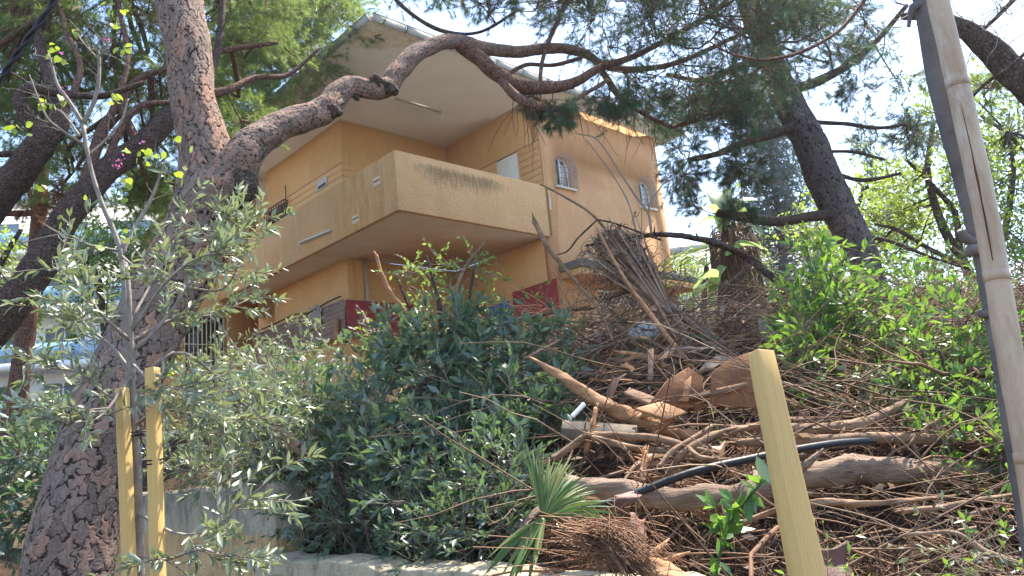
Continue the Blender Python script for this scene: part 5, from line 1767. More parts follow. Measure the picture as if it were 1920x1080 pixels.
# bark slabs at the lower centre
m_slab = simple('bark_inside', (0.10, 0.045, 0.03), (0.24, 0.12, 0.085), 9, 0.7, 0.6, 40)
m_slab2 = simple('dark_bark_inside', (0.05, 0.022, 0.02), (0.14, 0.055, 0.04), 9, 0.55, 0.6, 40)
for k, (px, py, d, w, h, lab) in enumerate([(1195, 995, 3.5, .085, .15, 'pink brown slab of fallen bark right of the straw clump'), (1230, 1045, 3.4, .10, .08, 'red brown slab of bark below the pink brown one'),
                                            (1175, 935, 3.7, .14, .07, 'purple brown curl of bark just below the hose end'), (1560, 1060, 3.1, .16, .14, 'dark purple slab of bark beside the foot of the timber post'),
                                            (1245, 715, 6.2, .2, .1, 'torn reddish piece of bark hanging off the splintered branch')]):
    cloth('bark_slab', at(px, py, d), nrm(np.array([.8, .2, -.5 if k == 0 else .1])), nrm(np.array([.2, .5, .8])), w, h, [m_slab, m_slab2, m_slab2, m_slab2, m_slab][k], lab, 'bark', .007, 20 + k, 12, .9)

# straw clump
tt = at(1150, 1030, 3.3)
st = solo
g_ = np.random.default_rng(4)
T_ = []
for k in range(420):
    wild = 3.0 if k % 6 == 0 else 1.0
    s_ = at(g_.normal(1100, 26 * wild), g_.normal(1003, 13 * wild), g_.uniform(3.2, 3.5))
    e_ = at(g_.normal(1200, 26 * wild), g_.normal(1062, 15 * wild), g_.uniform(3.1, 3.25))
    T_.append(smoothpath([s_ + g_.normal(size=3) * .02, (s_ + e_) / 2 + [0, 0, g_.uniform(.0, .09)], e_], 7))
V, F, ti = tubes(np.array(T_), .0022, .0014, 3)
solo('straw_clump', V, F, m_litter, 'bundle of orange brown straw fibres above the low wall, bottom centre', 'straw', kind='stuff', tint=ti)

# roots hanging down the cut bank at the lower right
T_ = []
for k in range(520):
    x = rng.uniform(.9, 3.4)
    y = rng.uniform(2.95, 3.9)
    s_ = on_bank(x, y, rng.uniform(.05, .35))
    e_ = s_ + np.array([rng.normal(0, .18), -rng.uniform(.05, .35), -rng.uniform(.15, .55)])
    T_.append(smoothpath([s_, (s_ + e_) / 2 + rng.normal(size=3) * .05 + [0, -.04, .05], e_], 6))
V, F, ti = tubes(np.array(T_), .0035, .0012, 3)
solo('hanging_roots', V, F, m_dark_stick, 'curtain of fibrous brown roots hanging below the thick trunk, lower right', 'roots', kind='stuff', tint=ti)


# ------------------------------------------------------------------ dead frond bundle and fans
def blades(plant, base, dirs, L, w, mat, name='blade', droop=.15, n=7, as_parts=True, fold=.3):
    """long narrow pleated blades fanning out from one point"""
    M_V, M_F, c = [], [], 0
    for k, d in enumerate(dirs):
        b = np.array(base) + d * .02
        l = L[k]
        sp_ = smoothpath([b, b + d * l * .55 + [0, 0, -droop * l * .1], b + d * l + [0, 0, -droop * l]], n)
        T_, N, B_ = frames(sp_)
        sd = nrm(np.cross(T_, rng.normal(size=3) * .4 + np.array([0, -1, .3])))
        pr = w[k] * np.array([.35, .8, 1, .95, .75, .45, .06])[:n]
        nn = np.cross(sd, T_)
        V = np.concatenate([sp_ - sd * pr[:, None] + nn * pr[:, None] * fold, sp_, sp_ + sd * pr[:, None] + nn * pr[:, None] * fold])
        q = np.arange(n - 1)
        F = np.concatenate([np.stack([q, q + 1, n + q + 1, n + q], 1), np.stack([n + q, n + q + 1, 2 * n + q + 1, 2 * n + q], 1)])
        if as_parts:
            part(name, V, F, mat, plant, tint=np.zeros(3 * n))
        else:
            M_V.append(V)
            M_F.append(F + c)
            c += len(V)
    if not as_parts:
        part(name, np.concatenate(M_V), np.concatenate(M_F), mat, plant, tint=np.repeat(rng.random(len(M_V)), 3 * n))['kind'] = 'stuff'


def fan_dirs(a, b, n, jit=.12):
    """directions between two unit vectors, jittered"""
    t = rng.uniform(0, 1, n)[:, None]
    return nrm(nrm(a) * (1 - t) + nrm(b) * t + rng.normal(size=(n, 3)) * jit)


fan = thing('palm_frond', 'green fan palm frond dropped on the low wall, blades spread up and right', 'palm frond', at(1018, 975, 3.5))
hub = at(1018, 972, 3.5)
blades(fan, hub, fan_dirs(at(990, 850, 3.6) - hub, at(1075, 850, 3.7) - hub, 60, .06), rng.uniform(.20, .38, 60), rng.uniform(.004, .007, 60), m_fan)
blades(fan, hub, fan_dirs(at(1080, 870, 3.7) - hub, at(1150, 960, 3.45) - hub, 70, .06), rng.uniform(.18, .34, 70), rng.uniform(.004, .007, 70), m_fan)
limb('stalk', [(1018, 975, 12, 3.5), (1012, 990, 14, 3.47), (1000, 1010, 14, 3.44)], m_midg, fan, 8, seed=80)
fan2 = thing('palm_frond', 'folded green palm frond drooping down over the face of the low wall', 'palm frond', at(1020, 985, 3.42))
hub = at(1022, 968, 3.45)
blades(fan2, hub, fan_dirs(at(930, 1030, 3.4) - hub, at(1000, 1060, 3.3) - hub, 16, .03), rng.uniform(.22, .33, 16), rng.uniform(.010, .016, 16), m_fan, droop=.1)
blades(fan2, hub, fan_dirs(at(985, 1060, 3.3) - hub, at(1012, 1050, 3.3) - hub, 8, .02), rng.uniform(.18, .26, 8), rng.uniform(.008, .012, 8), m_fan, droop=.0)

bun = thing('dead_palm_frond', 'big bundle of dead brown palm fronds fanned up in front of the wing', 'palm frond', at(1270, 600, 6.8))
root = at(1262, 592, 6.8)
ds = fan_dirs(at(1100, 470, 6.8) - root, at(1185, 425, 7.0) - root, 240, .075)
Ls = rng.uniform(.45, 1.02, 240)
blades(bun, root, ds, Ls, rng.uniform(.006, .014, 240), m_fan_dry, droop=-.02)
tips = root + ds * Ls[:, None]
cur = spawn(np.stack([root + ds * (Ls[:, None] - .15), root + ds * (Ls[:, None] - .05), tips], 1), 3, (.10, .22), (20, 70), .5, 1, 6, up=-.2, curl=.5, droop=.9)
V, F, ti = tubes(cur, .006, .002, 3)
part('curled_tips', V, F, m_fan_dry, bun, tint=ti)['kind'] = 'stuff'
for q, s_ in (([(1262, 590, 16, 6.8), (1290, 640, 17, 6.75), (1310, 690, 11, 6.7)], 1), ([(1245, 560, 12, 6.85), (1300, 610, 13, 6.8), (1370, 665, 10, 6.75)], 2), ([(1200, 540, 7, 6.75), (1235, 570, 9, 6.75), (1262, 592, 12, 6.8)], 3)):
    P, R = px_path(q)
    Q, RR = resample(P, R, 16)
    part('stalk', *tube(Q, RR, 8, rough=.08, seed=s_), m_log_grey, bun, smooth=True)
vine = np.array([at(*q) for q in ((1130, 540, 7.3), (1200, 560, 7.2), (1180, 600, 7.2), (1240, 590, 7.2))])
T_ = []
for k in range(260):
    c = at(rng.uniform(1095, 1290), rng.uniform(500, 640), rng.uniform(6.8, 7.8))
    d = nrm(rng.normal(size=3))
    P = [c]
    for _ in range(8):
        d = nrm(d + rng.normal(size=3) * .55)
        P.append(P[-1] + d * .06)
    T_.append(P)
V, F, ti = tubes(np.array(T_), .004, .0025, 3)
solo('dry_vine', V, F, m_stick, 'curly dry vine tangle in front of the lattice window', 'vine', kind='stuff', tint=ti)
# dead leaf heap round the palm foot
df = thing('dead_palm_frond', 'heap of curled dead palm fronds at the foot of the skirted palm', 'palm frond', at(1400, 650, 7.5))
for k in range(60):
    yy = rng.uniform(4.3, 8.0)
    h_ = on_bank(rng.uniform(.08, .42) * yy, yy, rng.uniform(.08, .32))
    big_leaf(df, h_, h_ + np.array([rng.uniform(-.5, .5), rng.uniform(-.3, .2), rng.uniform(-.15, .22)]), rng.uniform(.03, .07), m_fan_dry, 'frond', .15, 9, .3, k)


# ------------------------------------------------------------------ cut shrubs thrown on the bank
def shrub(name, label, cat, base, clumps, mat, size, wid=.3, stems=None, nper=14, group=None, hero=120, per=7, up=.12, k2=4, twm=None, tmpl=LEAF4, ang=(20, 55), curl=.2, L1=(.6, 1.15), tw=.003, hero_t=LEAF8, mat2=None):
    t = thing(name, label, cat, at(*base), group=group)
    b = at(*base)
    for k, q in enumerate(stems or []):
        limb('stem', q, m_limb_dark if mat is not m_olive else m_sap, t, 8, seed=k)
    main = []
    for (px, py, d, r) in clumps:
        c = at(px, py, d)
        for _ in range(nper):
            s_ = c + rng.normal(size=3) * r * .25 + np.array([0, .25 * r, -.45 * r])
            d_ = nrm(rng.normal(size=3) + np.array([0, -.45, .35]))
            P = [s_]
            for __ in range(5):
                d_ = nrm(d_ + rng.normal(size=3) * curl + np.array([0, 0, -.03]))
                P.append(P[-1] + d_ * r * rng.uniform(*L1) / 5 * 1.1)
            main.append(P)
    main = np.array(main)
    l2 = spawn(main, k2, (.14, .34), (25, 65), .25, 1, 4, up=up, curl=curl)
    V1, F1, t1 = tubes(main, tw * 1.8, tw, 4)
    V2, F2, t2 = tubes(l2, tw, tw * .5, 3)
    o = part('twigs', np.vstack([V1, V2]), [F1, F2 + len(V1)], twm or m_twig_grey, t, tint=np.concatenate([t1, t2]))
    o['kind'] = 'stuff'
    foliage_on(t, l2, per, size, wid, mat, tmpl, hero, hero_t, ang, tip=.3)
    return t


shrub('cut_shrub', 'cut dark green shrub with leathery leaves heaped in the middle of the bank', 'shrub', (760, 900, 6.2),
      [(640, 755, 7.0, .45), (700, 720, 6.9, .45), (770, 690, 6.7, .48), (840, 680, 6.6, .48), (890, 715, 6.4, .48), (940, 725, 6.4, .40), (985, 725, 6.3, .30), (570, 735, 7.2, .35), (800, 640, 6.8, .22), (760, 730, 6.4, .5), (680, 780, 6.3, .5), (820, 760, 6.1, .6), (900, 770, 6.0, .5), (980, 760, 5.9, .35),
       (1000, 660, 6.5, .22), (1040, 800, 5.6, .18), (940, 840, 5.6, .35), (870, 840, 5.6, .45), (720, 830, 5.9, .5), (900, 640, 6.8, .25), (850, 620, 6.9, .22)],
      m_dark, .112, .36, [[(760, 900, 24, 6.2), (770, 800, 20, 6.3), (800, 700, 14, 6.5)], [(740, 880, 20, 6.1), (690, 800, 14, 6.3), (650, 720, 9, 6.8)], [(820, 900, 20, 6.0), (900, 800, 14, 6.0), (980, 730, 8, 6.1)]],
      nper=15, hero=300, per=7, k2=5, L1=(.6, 1.7))
shrub('cut_shrub', 'lower tangle of dull green cut branches lying behind the low mossy wall', 'shrub', (760, 1010, 5.4),
      [(px, py - 14, wd(px, o_ + .1), r) for px, py, o_, r in [(600, 830, 1.1, .42), (605, 920, .6, .38), (650, 900, .7, .42), (650, 965, .4, .32), (700, 965, .4, .32), (720, 900, .8, .42), (790, 920, .6, .4), (790, 975, .35, .3), (850, 975, .35, .28), (870, 900, .6, .4), (930, 930, .5, .28), (920, 975, .3, .22), (590, 875, .9, .35), (960, 890, .6, .22)]],
      m_midg if False else m_dark, .080, .30, [[(700, 1010, 18, 5.4), (650, 920, 14, 5.7), (600, 830, 8, 6.2)], [(860, 1010, 18, 4.8), (840, 920, 12, 5.1), (800, 850, 8, 5.4)]], nper=15, hero=200, per=7, k2=5, L1=(.6, 1.3))
shrub('cut_shrub', 'grey green cut olive branches above the taller cement wall', 'shrub', (480, 900, 6.2),
      [(px, py, wd(px, o_), r) for px, py, o_, r in [(370, 800, .9, .42), (430, 770, 1.0, .42), (500, 820, .7, .42), (410, 850, .6, .36), (500, 760, 1.1, .36), (560, 790, .9, .40), (550, 735, 1.3, .34), (610, 770, 1.0, .36), (350, 860, .6, .34), (470, 860, .5, .3), (550, 850, .5, .3), (480, 720, 1.4, .28)]],
      m_olive, .10, .24, [[(500, 890, 16, 7.0), (470, 830, 12, 7.1), (420, 770, 7, 7.2)]], nper=14, hero=200, per=8, k2=4)
shrub('leafy_sprigs', 'thin leafy sprigs with wilting leaves standing up under the balcony', 'shrub', (830, 640, 7.0),
      [(800, 490, 7.1, .22), (850, 500, 7.1, .24), (885, 490, 7.0, .16), (820, 550, 7.0, .28), (870, 560, 7.0, .26), (790, 560, 7.0, .22), (760, 520, 7.1, .16), (900, 600, 6.9, .22), (720, 600, 7.1, .25), (690, 640, 7.2, .25)],
      m_midg, .06, .42, [[(830, 680, 12, 6.9), (825, 580, 9, 7.0), (800, 480, 5, 7.1)], [(850, 680, 10, 6.9), (875, 580, 8, 7.0), (890, 500, 4, 7.0)], [(800, 660, 8, 7.0), (760, 560, 5, 7.0), (740, 510, 3, 7.1)]],
      nper=6, hero=60, per=6, up=-.3, k2=3, tw=.0025)
for k, (px, py, d, lab) in enumerate([(1182, 640, 6.9, 'tiny tuft of green leaves beside the plastic bag'), (1315, 655, 6.6, 'small glossy green sprig on the heap right of the orange cane'), (1190, 720, 6.2, 'green sprig behind the splintered branch'),
                                      (1330, 800, 5.1, 'dark green sprig below the brown boards'), (1260, 815, 5.2, 'dark sprig between the splintered branch and the elbow branch'), (1120, 700, 6.4, 'small green sprig just above the splintered branch'), (1010, 580, 7.1, 'wilting green sprig in front of the maroon panel'),
                                      (1080, 640, 6.9, 'wilting green sprig right of the maroon panel'), (1230, 700, 6.3, 'pointed leaved sprig left of the peaked board'), (1890, 1055, 3.0, 'leafy sprig in the bottom right corner'), (1580, 1070, 3.1, 'small leafy sprig at the bottom right of the timber post'), (1790, 1035, 3.1, 'pale five leaved sprig near the bottom right')]):
    f_ = min(1, d / 5.5) ** 1.5
    shrub('green_sprig', lab, 'sprig', (px, py + 15, d), [(px, py, d, .15 * f_), (px + 18, py + 6, d, .12 * f_)], [m_dark, m_dark, m_midg, m_dark, m_dark, m_midg, m_midg, m_midg, m_dark, m_bright, m_midg, m_olive][k], .065 * (.4 + .6 * f_), .35, nper=5, hero=0, per=5, k2=2, tw=.0015)

# bright shrubs at the right
def brightshrub(label, base, clumps, mat, hero, size=.10, nper=13, per=6):
    bx, by, bd = base
    st = [[(bx + s_ * 14, by + 20, 9, bd), (bx + s_ * 34, by - 90, 7, bd + .1), (bx + s_ * 60, by - 190, 4, bd + .2)] for s_ in (-1, 0, 1)]
    return shrub('green_shrub', label, 'shrub', base, clumps, mat, size, .34, st, nper=nper, hero=hero, per=per, k2=4, twm=m_twig_grey, ang=(25, 65), up=.15)


brightshrub('bright green leafy shrub growing behind and right of the timber post', (1600, 780, 5.4),
            [(1520, 640, 5.6, .28), (1560, 590, 5.8, .30), (1520, 690, 5.3, .20), (1610, 660, 5.6, .32), (1640, 620, 5.8, .30), (1700, 690, 5.4, .30), (1570, 530, 6.0, .26), (1530, 545, 5.9, .24), (1600, 575, 5.9, .26), (1510, 590, 5.8, .20), (1720, 630, 5.7, .28), (1660, 720, 5.2, .20), (1545, 490, 6.1, .15), (1715, 535, 6.0, .20)],
            m_bright, 300, .105, 9, 5)
brightshrub('bright green shrub partly behind the bamboo pole at the right edge', (1820, 840, 4.6),
            [(1780, 660, 4.9, .30), (1830, 620, 5.0, .30), (1800, 720, 4.7, .30), (1850, 760, 4.5, .28), (1750, 760, 4.7, .26), (1870, 690, 4.8, .26), (1820, 820, 4.3, .25), (1890, 800, 4.4, .22), (1840, 560, 5.3, .3), (1930, 640, 5, .35), (1940, 740, 4.7, .3), (1890, 860, 4.1, .18)],
            m_bright, 300, .085, 9, 5)
shrub('cut_shrub', 'grey green wilted cuttings lying above the long pale log at the right', 'shrub', (1700, 820, 4.8),
      [(1640, 770, 4.9, .22), (1700, 790, 4.8, .24), (1760, 800, 4.7, .24), (1680, 740, 5.0, .2), (1590, 740, 5.1, .16)], m_olive, .07, .34, None, nper=9, hero=80, per=6, k2=3, tw=.0025)
shrub('dark_leafed_bush', 'dark glossy bush in the gap beside the big trunk, lower left', 'shrub', (80, 960, 6.6),
      [(60, 900, 6.8, .34), (100, 860, 6.8, .34), (60, 940, 6.6, .28), (120, 920, 6.7, .28), (100, 810, 7.0, .34), (40, 840, 7.2, .3)], m_dark, .10, .42, [[(80, 990, 10, 6.6), (80, 920, 8, 6.7), (90, 860, 5, 6.8)]], nper=14, hero=60, per=7)
shrub('hedge', 'fresh green hedge behind the slim trunk at the far left', 'shrub', (60, 850, 13.4),
      [(0, 820, 14.5, .6), (60, 810, 13.3, .55), (110, 790, 12.4, .5), (160, 760, 11.6, .5), (0, 770, 14.8, .6), (210, 720, 11, .5), (260, 700, 10.6, .5)], m_lime, .10, .45, None, nper=12, hero=0, per=6)
shrub('undergrowth', 'dim brownish undergrowth between the big trunk and the annex', 'shrub', (360, 760, 8.2),
      [(330, 740, 8.4, .5), (400, 720, 8.6, .5), (460, 710, 8.6, .45), (370, 690, 9.0, .4), (520, 660, 9, .4), (430, 670, 9.2, .4), (600, 660, 8.2, .4)], m_olive, .09, .35, None, nper=12, hero=0, per=6)
# dry grasses, weeds and thin green stems in front of the conifer
gr = tag(thing('weeds', 'thin pale weeds and grasses on the crest of the heap, right of the villa', 'weeds', at(1350, 640, 9)), kind='stuff')
n = 1500
px, py, dd = rng.uniform(1480, 1900, n), rng.uniform(560, 680, n), rng.uniform(8.5, 14, n)
pos = np.array([at(a, b, c) for a, b, c in zip(px, py, dd)])
pos[:, 2] = bank(pos[:, 0], pos[:, 1])
leaves(gr, LEAF2, pos, np.array([0, 0, 1.0]) + rng.normal(size=(n, 3)) * .35, rng.uniform(.2, .45, n), .04, m_midg)

# ------------------------------------------------------------------ foreground: olive with its stakes
def sawn_post(name, top, bot, w, d, label, cat='post', twist=0.0, taper=1.0):
    a, b = np.array(bot), np.array(top)
    ax = nrm(b - a)
    L = np.linalg.norm(b - a)
    x = nrm(np.cross(ax, np.array([math.sin(twist), math.cos(twist), 0])))
    y = np.cross(ax, x)
    M = Matrix(np.vstack([np.column_stack([-x, -y, ax, a]), [0, 0, 0, 1]]).tolist())
    n = 24
    z = np.linspace(0, L, n)
    c = [(-w / 2, -d / 2), (w / 2, -d / 2), (w / 2, d / 2), (-w / 2, d / 2)]
    wob = rng.normal(size=(n, 4, 2)) * .0004
    sc = np.interp(z, [0, L - .75, L], [1.0, 1.0, taper]) if taper < 1 else np.ones(n)
    V = np.array([[(c[q][0] * sc[k] + wob[k, q, 0], c[q][1] * sc[k] + wob[k, q, 1], z[k]) for q in range(4)] for k in range(n)]).reshape(-1, 3)
    k = np.arange(n - 1)[:, None] * 4
    j = np.arange(4)[None]
    j2 = (j + 1) % 4
    F = np.stack([k + j, k + j2, k + 4 + j2, k + 4 + j], -1).reshape(-1, 4)
    F = np.concatenate([F, [(3, 2, 1, 0), (4 * n - 4, 4 * n - 3, 4 * n - 2, 4 * n - 1)]])
    o = link(name, mesh_np(name, V, F, m_timber))
    if np.linalg.det(np.array(M)[:3, :3]) < 0:
        M = M @ Matrix.Scale(-1, 4, (1, 0, 0))
    o.matrix_world = M
    tag(o, label, cat)
    bevel(o, .002, 2)
    return o


def downto(p_top, p_low, z):
    d = p_low - p_top
    return p_top + d * ((z - p_top[2]) / d[2])


s1 = sawn_post('timber_stake', at(229, 728, 2.7), downto(at(229, 728, 2.7), at(243, 1080, 2.68), 0.0), .034, .034, 'left one of the two square yellow timber stakes by the olive', twist=.3)
s2 = sawn_post('timber_stake', at(286, 690, 2.6), downto(at(286, 690, 2.6), at(296, 1080, 2.58), 0.0), .036, .036, 'right one of the two square yellow timber stakes, with a black tie', twist=.2)
p3 = sawn_post('timber_post', at(1426, 660, 1.5), downto(at(1426, 660, 1.5), at(1514, 1080, 1.42), 0.0), .060, .050, 'thick square yellow timber post leaning in the right foreground', twist=-.42, taper=.66)
# ties
for q, lab in (((289, 868, 2.6), 'black wire tie round the right timber stake'), ((262, 815, 2.66), 'black wire tie round the grey cane')):
    c = at(*q)
    a = np.linspace(0, 2 * math.pi, 24)
    mb = MB()
    for dz in (0, .012):
        P = np.stack([c[0] + .027 * np.cos(a), c[1] + .027 * np.sin(a), c[2] + dz + .004 * np.sin(a)], 1)
        mb.add(*tube(P, .0028, 5))
    V, F = mb.get()
    solo('wire_tie', V, F, m_black, lab, 'tie')
P = np.array([at(*q) for q in ((262, 820, 2.66), (275, 845, 2.68), (288, 868, 2.62))])
solo('tie_wire', *tube(smoothpath(P, 10), .0025, 5), m_black, 'thin black wire between the cane and the right stake', 'wire')


def cane(name, pts, mat, label, nodes, cat, sides=20, crack=None, rough=.01):
    P, R = px_path(pts)
    lowest = P[-1]
    n = 120
    Q, RR = resample(P, R, n)
    d = nrm(Q[-1] - Q[-2])
    ext = lowest + d * ((0.0 - lowest[2]) / d[2])
    Q = np.vstack([Q, smoothpath([Q[-1], ext], 30)[1:]])
    RR = np.concatenate([RR, np.full(29, RR[-1])])
    y = np.array([0] * len(Q), float)
    for z in nodes:
        y += .03 * np.exp(-((Q[:, 2] - z) / .008) ** 2)
    t = thing(name, label, cat, ext)
    V, F = tube(Q, RR * (1 + y), sides, rough=rough, seed=3)
    part('culm', V, F, mat, t, smooth=True)
    for z in nodes:
        k = np.argmin(abs(Q[:, 2] - z))
        V, F = tube(Q[k - 1:k + 2] if len(Q[k - 1:k + 2]) == 3 else Q[k:k + 2], RR[k] * 1.035, sides)
        part('node_ring', V, F, m_bamboo_crack if False else mat, t, smooth=True)
    return t, Q, RR


bz = at(1800, 155, 1.6)[2], at(1866, 517, 1.6)[2], at(1925, 860, 1.6)[2]
bam, Q, RR = cane('bamboo_pole', [(1742, -60, 36, 1.62), (1758, 0, 37, 1.62), (1795, 155, 40, 1.61), (1838, 350, 42, 1.6), (1869, 518, 44, 1.6), (1900, 700, 46, 1.58), (1930, 860, 50, 1.56), (1962, 1080, 50, 1.54)], m_bamboo, 'pale weathered bamboo pole with a long dark split, leaning at the right', bz, 'pole')
ck = [k for k in range(len(Q)) if at(1866, 510, 1.6)[2] + .01 < Q[k, 2] < at(1797, 175, 1.6)[2]]
cr = Q[ck] + (nrm(EYE - Q[ck]) + np.array([-.10, 0, 0])) * (RR[ck] * .985)[:, None]
part('split', *tube(cr[::2], np.interp(np.linspace(0, 1, len(cr[::2])), [0, .1, .8, 1], [.0006, .0013, .0022, .0008]), 5, rough=.2), m_bamboo_crack, bam)
# sapling stem tied beside it
sap2 = thing('sapling', 'dark grey sapling stem with cut stubs standing tight beside the bamboo pole', 'tree', at(1930, 1000, 1.75))
limb('stem', [(1700, -60, 26, 1.75), (1728, 0, 30, 1.74), (1750, 120, 34, 1.73), (1780, 240, 34, 1.72), (1805, 340, 30, 1.72), (1828, 430, 28, 1.72), (1852, 560, 24, 1.72), (1876, 700, 22, 1.7), (1900, 860, 22, 1.7), (1935, 1080, 22, 1.7), (1970, 1300, 24, 1.7)], m_grey_stem, sap2, 16, 90, .02, 5)
for q in ([(1830, 455, 22, 1.72), (1812, 448, 20, 1.71), (1800, 432, 12, 1.70)], [(1835, 465, 26, 1.72), (1822, 470, 22, 1.7), (1815, 480, 12, 1.7)], [(1856, 585, 18, 1.72), (1842, 588, 18, 1.71), (1836, 580, 10, 1.71)], [(1880, 710, 14, 1.7), (1866, 715, 14, 1.7)], [(1742, 10, 24, 1.74), (1715, 12, 16, 1.73), (1706, 30, 9, 1.73), (1704, 50, 6, 1.73)]):
    limb('stub', q, m_grey_stem, sap2, 10, 14, .06, 3)

olive = thing('olive_tree', 'young olive with narrow grey green leaves spreading from between the timber stakes', 'tree', at(258, 1400, 2.75))
limb('trunk', [(264, 1400, 20, 2.75), (262, 1080, 17, 2.74), (258, 900, 16, 2.74), (250, 760, 14, 2.74), (246, 660, 12, 2.74), (242, 560, 9, 2.74), (238, 500, 7, 2.76)], m_sap, olive, 12, 50, .03, 1)
OL = []
for k, q in enumerate([
    [(250, 760, 8, 2.74), (200, 740, 6, 2.7), (150, 700, 4, 2.65), (95, 690, 3, 2.6)],
    [(248, 700, 8, 2.74), (210, 650, 6, 2.8), (160, 610, 4, 2.8), (120, 560, 3, 2.85)],
    [(246, 660, 8, 2.74), (300, 610, 6, 2.8), (350, 540, 5, 2.85), (400, 470, 4, 2.9), (430, 400, 2, 2.9)],
    [(246, 640, 7, 2.74), (320, 600, 6, 2.9), (400, 590, 5, 3.0), (470, 560, 3, 3.1)],
    [(248, 620, 7, 2.74), (310, 530, 5, 2.7), (380, 480, 4, 2.7), (440, 480, 2, 2.7)],
    [(250, 720, 8, 2.74), (330, 660, 6, 2.8), (400, 700, 5, 2.9), (460, 760, 4, 3.0), (540, 820, 3, 3.1)],
    [(250, 800, 7, 2.74), (300, 770, 5, 2.7), (370, 780, 4, 2.7), (430, 800, 3, 2.7)],
    [(256, 960, 6, 2.74), (330, 1000, 5, 2.55), (400, 990, 4, 2.5), (470, 930, 3, 2.45), (540, 870, 2, 2.4)],
    [(258, 1040, 6, 2.74), (310, 1050, 5, 2.5), (380, 1030, 4, 2.4), (450, 1060, 2, 2.4)],
    [(248, 700, 7, 2.74), (190, 780, 5, 2.6), (130, 790, 4, 2.5), (70, 780, 3, 2.5)],
    [(246, 640, 7, 2.74), (190, 590, 5, 2.6), (150, 540, 4, 2.6), (100, 500, 2, 2.6)],
    [(246, 600, 6, 2.76), (290, 520, 5, 2.9), (330, 450, 4, 3.0), (350, 400, 2, 3.0)],
    [(350, 540, 5, 2.85), (420, 540, 4, 2.9), (455, 470, 3, 2.9), (462, 390, 2, 2.9)],
    [(400, 590, 4, 3.0), (440, 650, 4, 3.0), (475, 700, 3, 3.0), (480, 780, 2, 3.0)],
    [(246, 680, 6, 2.74), (290, 720, 5, 2.6), (340, 730, 4, 2.5), (400, 740, 3, 2.5)],
]):
    OL.append(smoothpath(limb('branch', q, m_sap, olive, 6, 14, .04, k), 10))
OL = np.array([resample(o, np.ones(len(o)), 10)[0] for o in OL])
l1 = spawn(OL, 11, (.10, .28), (25, 65), .25, 1, 6, up=.05, curl=.16, droop=.1)
l1 = np.concatenate([l1, np.array([resample(o[4:], np.ones(6), 6)[0] for o in OL])])
V, F, ti = tubes(l1, .0022, .001, 4)
part('twigs', V, F, m_twig_grey, olive, tint=ti)['kind'] = 'stuff'
foliage_on(olive, l1, 19, .052, .25, m_olive, LEAF8, 300, LEAF8, (30, 62), tip=.05, upbias=.4)

# redbud sapling
red = thing('redbud_sapling', 'pale stemmed young tree with lime heart shaped leaves and pink blossom, upper left', 'tree', at(236, 760, 3.3))
RB = []
for k, q in enumerate([
    [(244, 900, 11, 3.3), (240, 700, 11, 3.3), (234, 560, 10, 3.3), (228, 480, 10, 3.3), (212, 430, 9, 3.3), (192, 385, 9, 3.3), (174, 330, 8, 3.3), (163, 280, 8, 3.3), (155, 232, 8, 3.3)],
    [(155, 232, 8, 3.3), (130, 190, 7, 3.3), (108, 160, 6, 3.3), (98, 125, 5, 3.3), (90, 95, 3, 3.3)],
    [(155, 232, 8, 3.3), (172, 200, 7, 3.3), (184, 160, 7, 3.3), (186, 120, 6, 3.3), (184, 92, 5, 3.3)],
    [(184, 110, 4, 3.3), (160, 85, 3, 3.3), (140, 58, 3, 3.3)], [(186, 105, 4, 3.3), (200, 90, 4, 3.3), (203, 65, 2, 3.3)],
    [(155, 270, 5, 3.3), (110, 240, 5, 3.25), (85, 215, 4, 3.2), (55, 140, 2, 3.2)],
    [(228, 480, 8, 3.3), (250, 430, 7, 3.35), (280, 380, 6, 3.4), (300, 330, 4, 3.4), (310, 300, 3, 3.4)],
    [(165, 292, 5, 3.3), (200, 260, 4, 3.35), (228, 225, 4, 3.4), (240, 185, 3, 3.4)],
    [(150, 255, 4, 3.3), (120, 215, 3, 3.4), (90, 195, 3, 3.4)], [(228, 480, 5, 3.3), (260, 500, 4, 3.2), (300, 470, 4, 3.15), (330, 440, 3, 3.1)],
    [(225, 470, 5, 3.3), (170, 460, 4, 3.2), (120, 440, 3, 3.2), (40, 455, 2, 3.2)]]):
    RB.append(resample(limb('stem' if k == 0 else 'branch', q, m_sap, red, 8, 20, .04, k + 30), np.ones(20), 10)[0])
tw = spawn(np.array(RB[1:]), 5, (.08, .22), (30, 70), .2, 1, 6, up=.1, curl=.25)
V, F, ti = tubes(tw, .002, .0009, 4)
part('twigs', V, F, m_twig_grey, red, tint=ti)['kind'] = 'stuff'
spots = [(95, 92), (98, 100), (120, 108), (125, 116), (112, 103), (140, 55), (205, 8), (212, 12), (233, 20), (206, 48), (220, 55), (235, 82), (240, 88), (225, 92), (70, 190), (80, 193), (100, 200), (108, 188), (20, 235), (45, 238), (50, 245),
         (215, 180), (225, 185), (208, 188), (255, 290), (275, 300), (250, 285), (290, 288), (345, 265), (355, 275), (350, 320), (345, 328), (230, 342), (238, 340), (162, 380), (80, 355), (76, 350), (186, 458), (190, 462), (112, 415), (240, 430), (250, 440), (232, 365), (300, 290), (272, 282)]
pos = np.array([at(x, y, 3.3 + rng.uniform(-.15, .2)) for x, y in spots for _ in range(2)]) + rng.normal(size=(len(spots) * 2, 3)) * .012
leaves(red, HEART, pos, rng.normal(size=pos.shape) * .8 + np.array([0, 0, -.3]), rng.uniform(.022, .042, len(pos)), .95, m_redbud, hero=200, hero_t=HEART, upbias=.4)
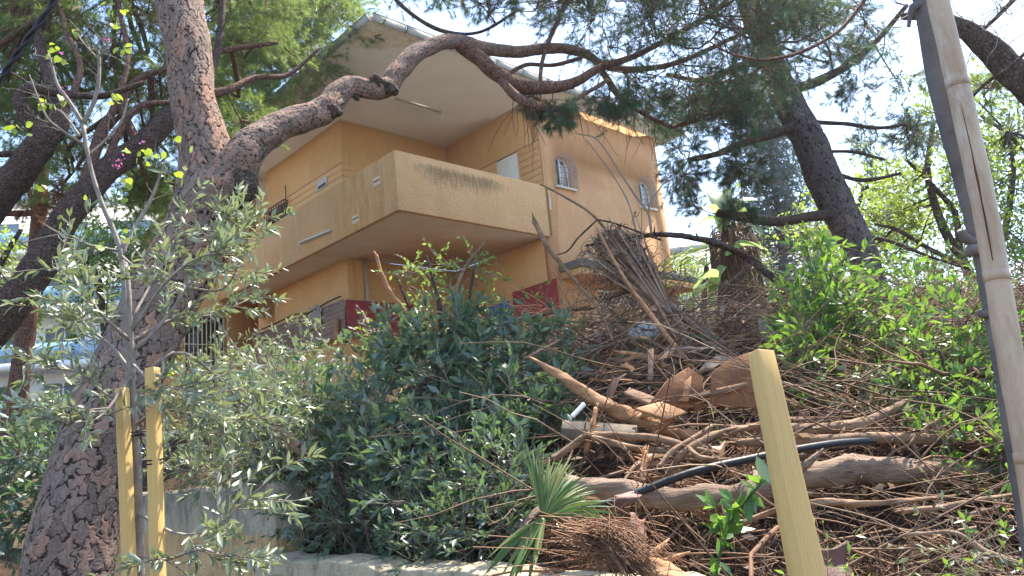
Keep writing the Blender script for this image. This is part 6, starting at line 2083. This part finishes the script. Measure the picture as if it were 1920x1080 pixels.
for q in ((199, 76), (118, 98), (222, 308), (212, 306), (232, 298), (264, 268), (120, 165)):
    c = at(q[0], q[1], 3.3)
    n = 11 if q[0] in (199, 222) else 3
    pp = c + rng.normal(size=(n, 3)) * .009
    tv, tf = LEAF4
    x, y, z = leafframe(rng.normal(size=(n, 3)))
    V = (pp[:, None] + tv[None, :, 0:1] * x[:, None] * .010 + tv[None, :, 1:2] * y[:, None] * .016).reshape(-1, 3)
    part('blossom', V, ((np.arange(n) * 5)[:, None, None] + tf[None]).reshape(-1, 3), m_pink, red, tint=np.repeat(rng.random(n), 5))
for q in ((136, 20, .9), (139, 60, .5)):
    c = at(q[0], q[1], 3.3)
    big_leaf(red, c, c + np.array([.05, 0, .01]) * q[2], .012, m_fan_dry, 'dead_leaf', .2, 8, .3, 2)

# bright shoot in front of the post
sh = thing('green_shoot', 'fresh green leafy shoot standing in front of the bank beside the post', 'plant', at(1345, 1130, 2.2))
SH = []
for k, q in enumerate([[(1338, 1130, 6, 2.2), (1345, 1060, 6, 2.2), (1362, 1000, 5, 2.2), (1390, 950, 5, 2.2), (1420, 915, 4, 2.2), (1445, 885, 3, 2.2)], [(1352, 1030, 4, 2.2), (1350, 985, 3, 2.2), (1340, 950, 2, 2.2)], [(1368, 990, 4, 2.2), (1378, 955, 3, 2.2), (1375, 935, 2, 2.2)]]):
    SH.append(resample(limb('stem', q, m_midg, sh, 6, 16, 0, k), np.ones(16), 8)[0])
SH = np.array(SH)
for k, (n, s_) in enumerate(((34, .075), (14, .06), (10, .06))):
    p, t = interp(SH[k:k + 1], rng.uniform(.12, 1, (1, n)))
    p, t = p[0], t[0]
    q = rng.normal(size=t.shape) + np.array([0, -.3, 0])
    leaves(sh, LEAF8, p, t * .5 + nrm(q), s_ * rng.uniform(.6, 1.1, n), .42, m_bright, hero=100)
leaves(sh, LEAF8, np.array([at(1418, 855, 2.15)]), np.array([[.35, 0, -1.0]]), .085, .42, m_dark, hero=1)

# overhead cables
P = np.array([at(*q) for q in ((-60, 230, 3.0), (0, 150, 3.0), (40, 90, 3.0), (90, 20, 3.0), (130, -60, 3.0))])
Q = smoothpath(P, 60)
T_, N, B_ = frames(Q)
ph = np.linspace(0, 26, 60)
cab = thing('overhead_cable', 'twisted black cable crossing the top left corner', 'cable', Q[0])
for s_ in (0, math.pi):
    part('strand', *tube(Q + .007 * (np.cos(ph + s_)[:, None] * N + np.sin(ph + s_)[:, None] * B_), .008, 7), m_black, cab, smooth=True)
P = np.array([at(440, 20, 12), at(590, 130, 14), hp(-.9, 1.9, ZT + .2)])
solo('overhead_wire', *tube(smoothpath(P, 20), .008, 5), m_black, 'thin dark wire running down to the roof edge', 'wire')
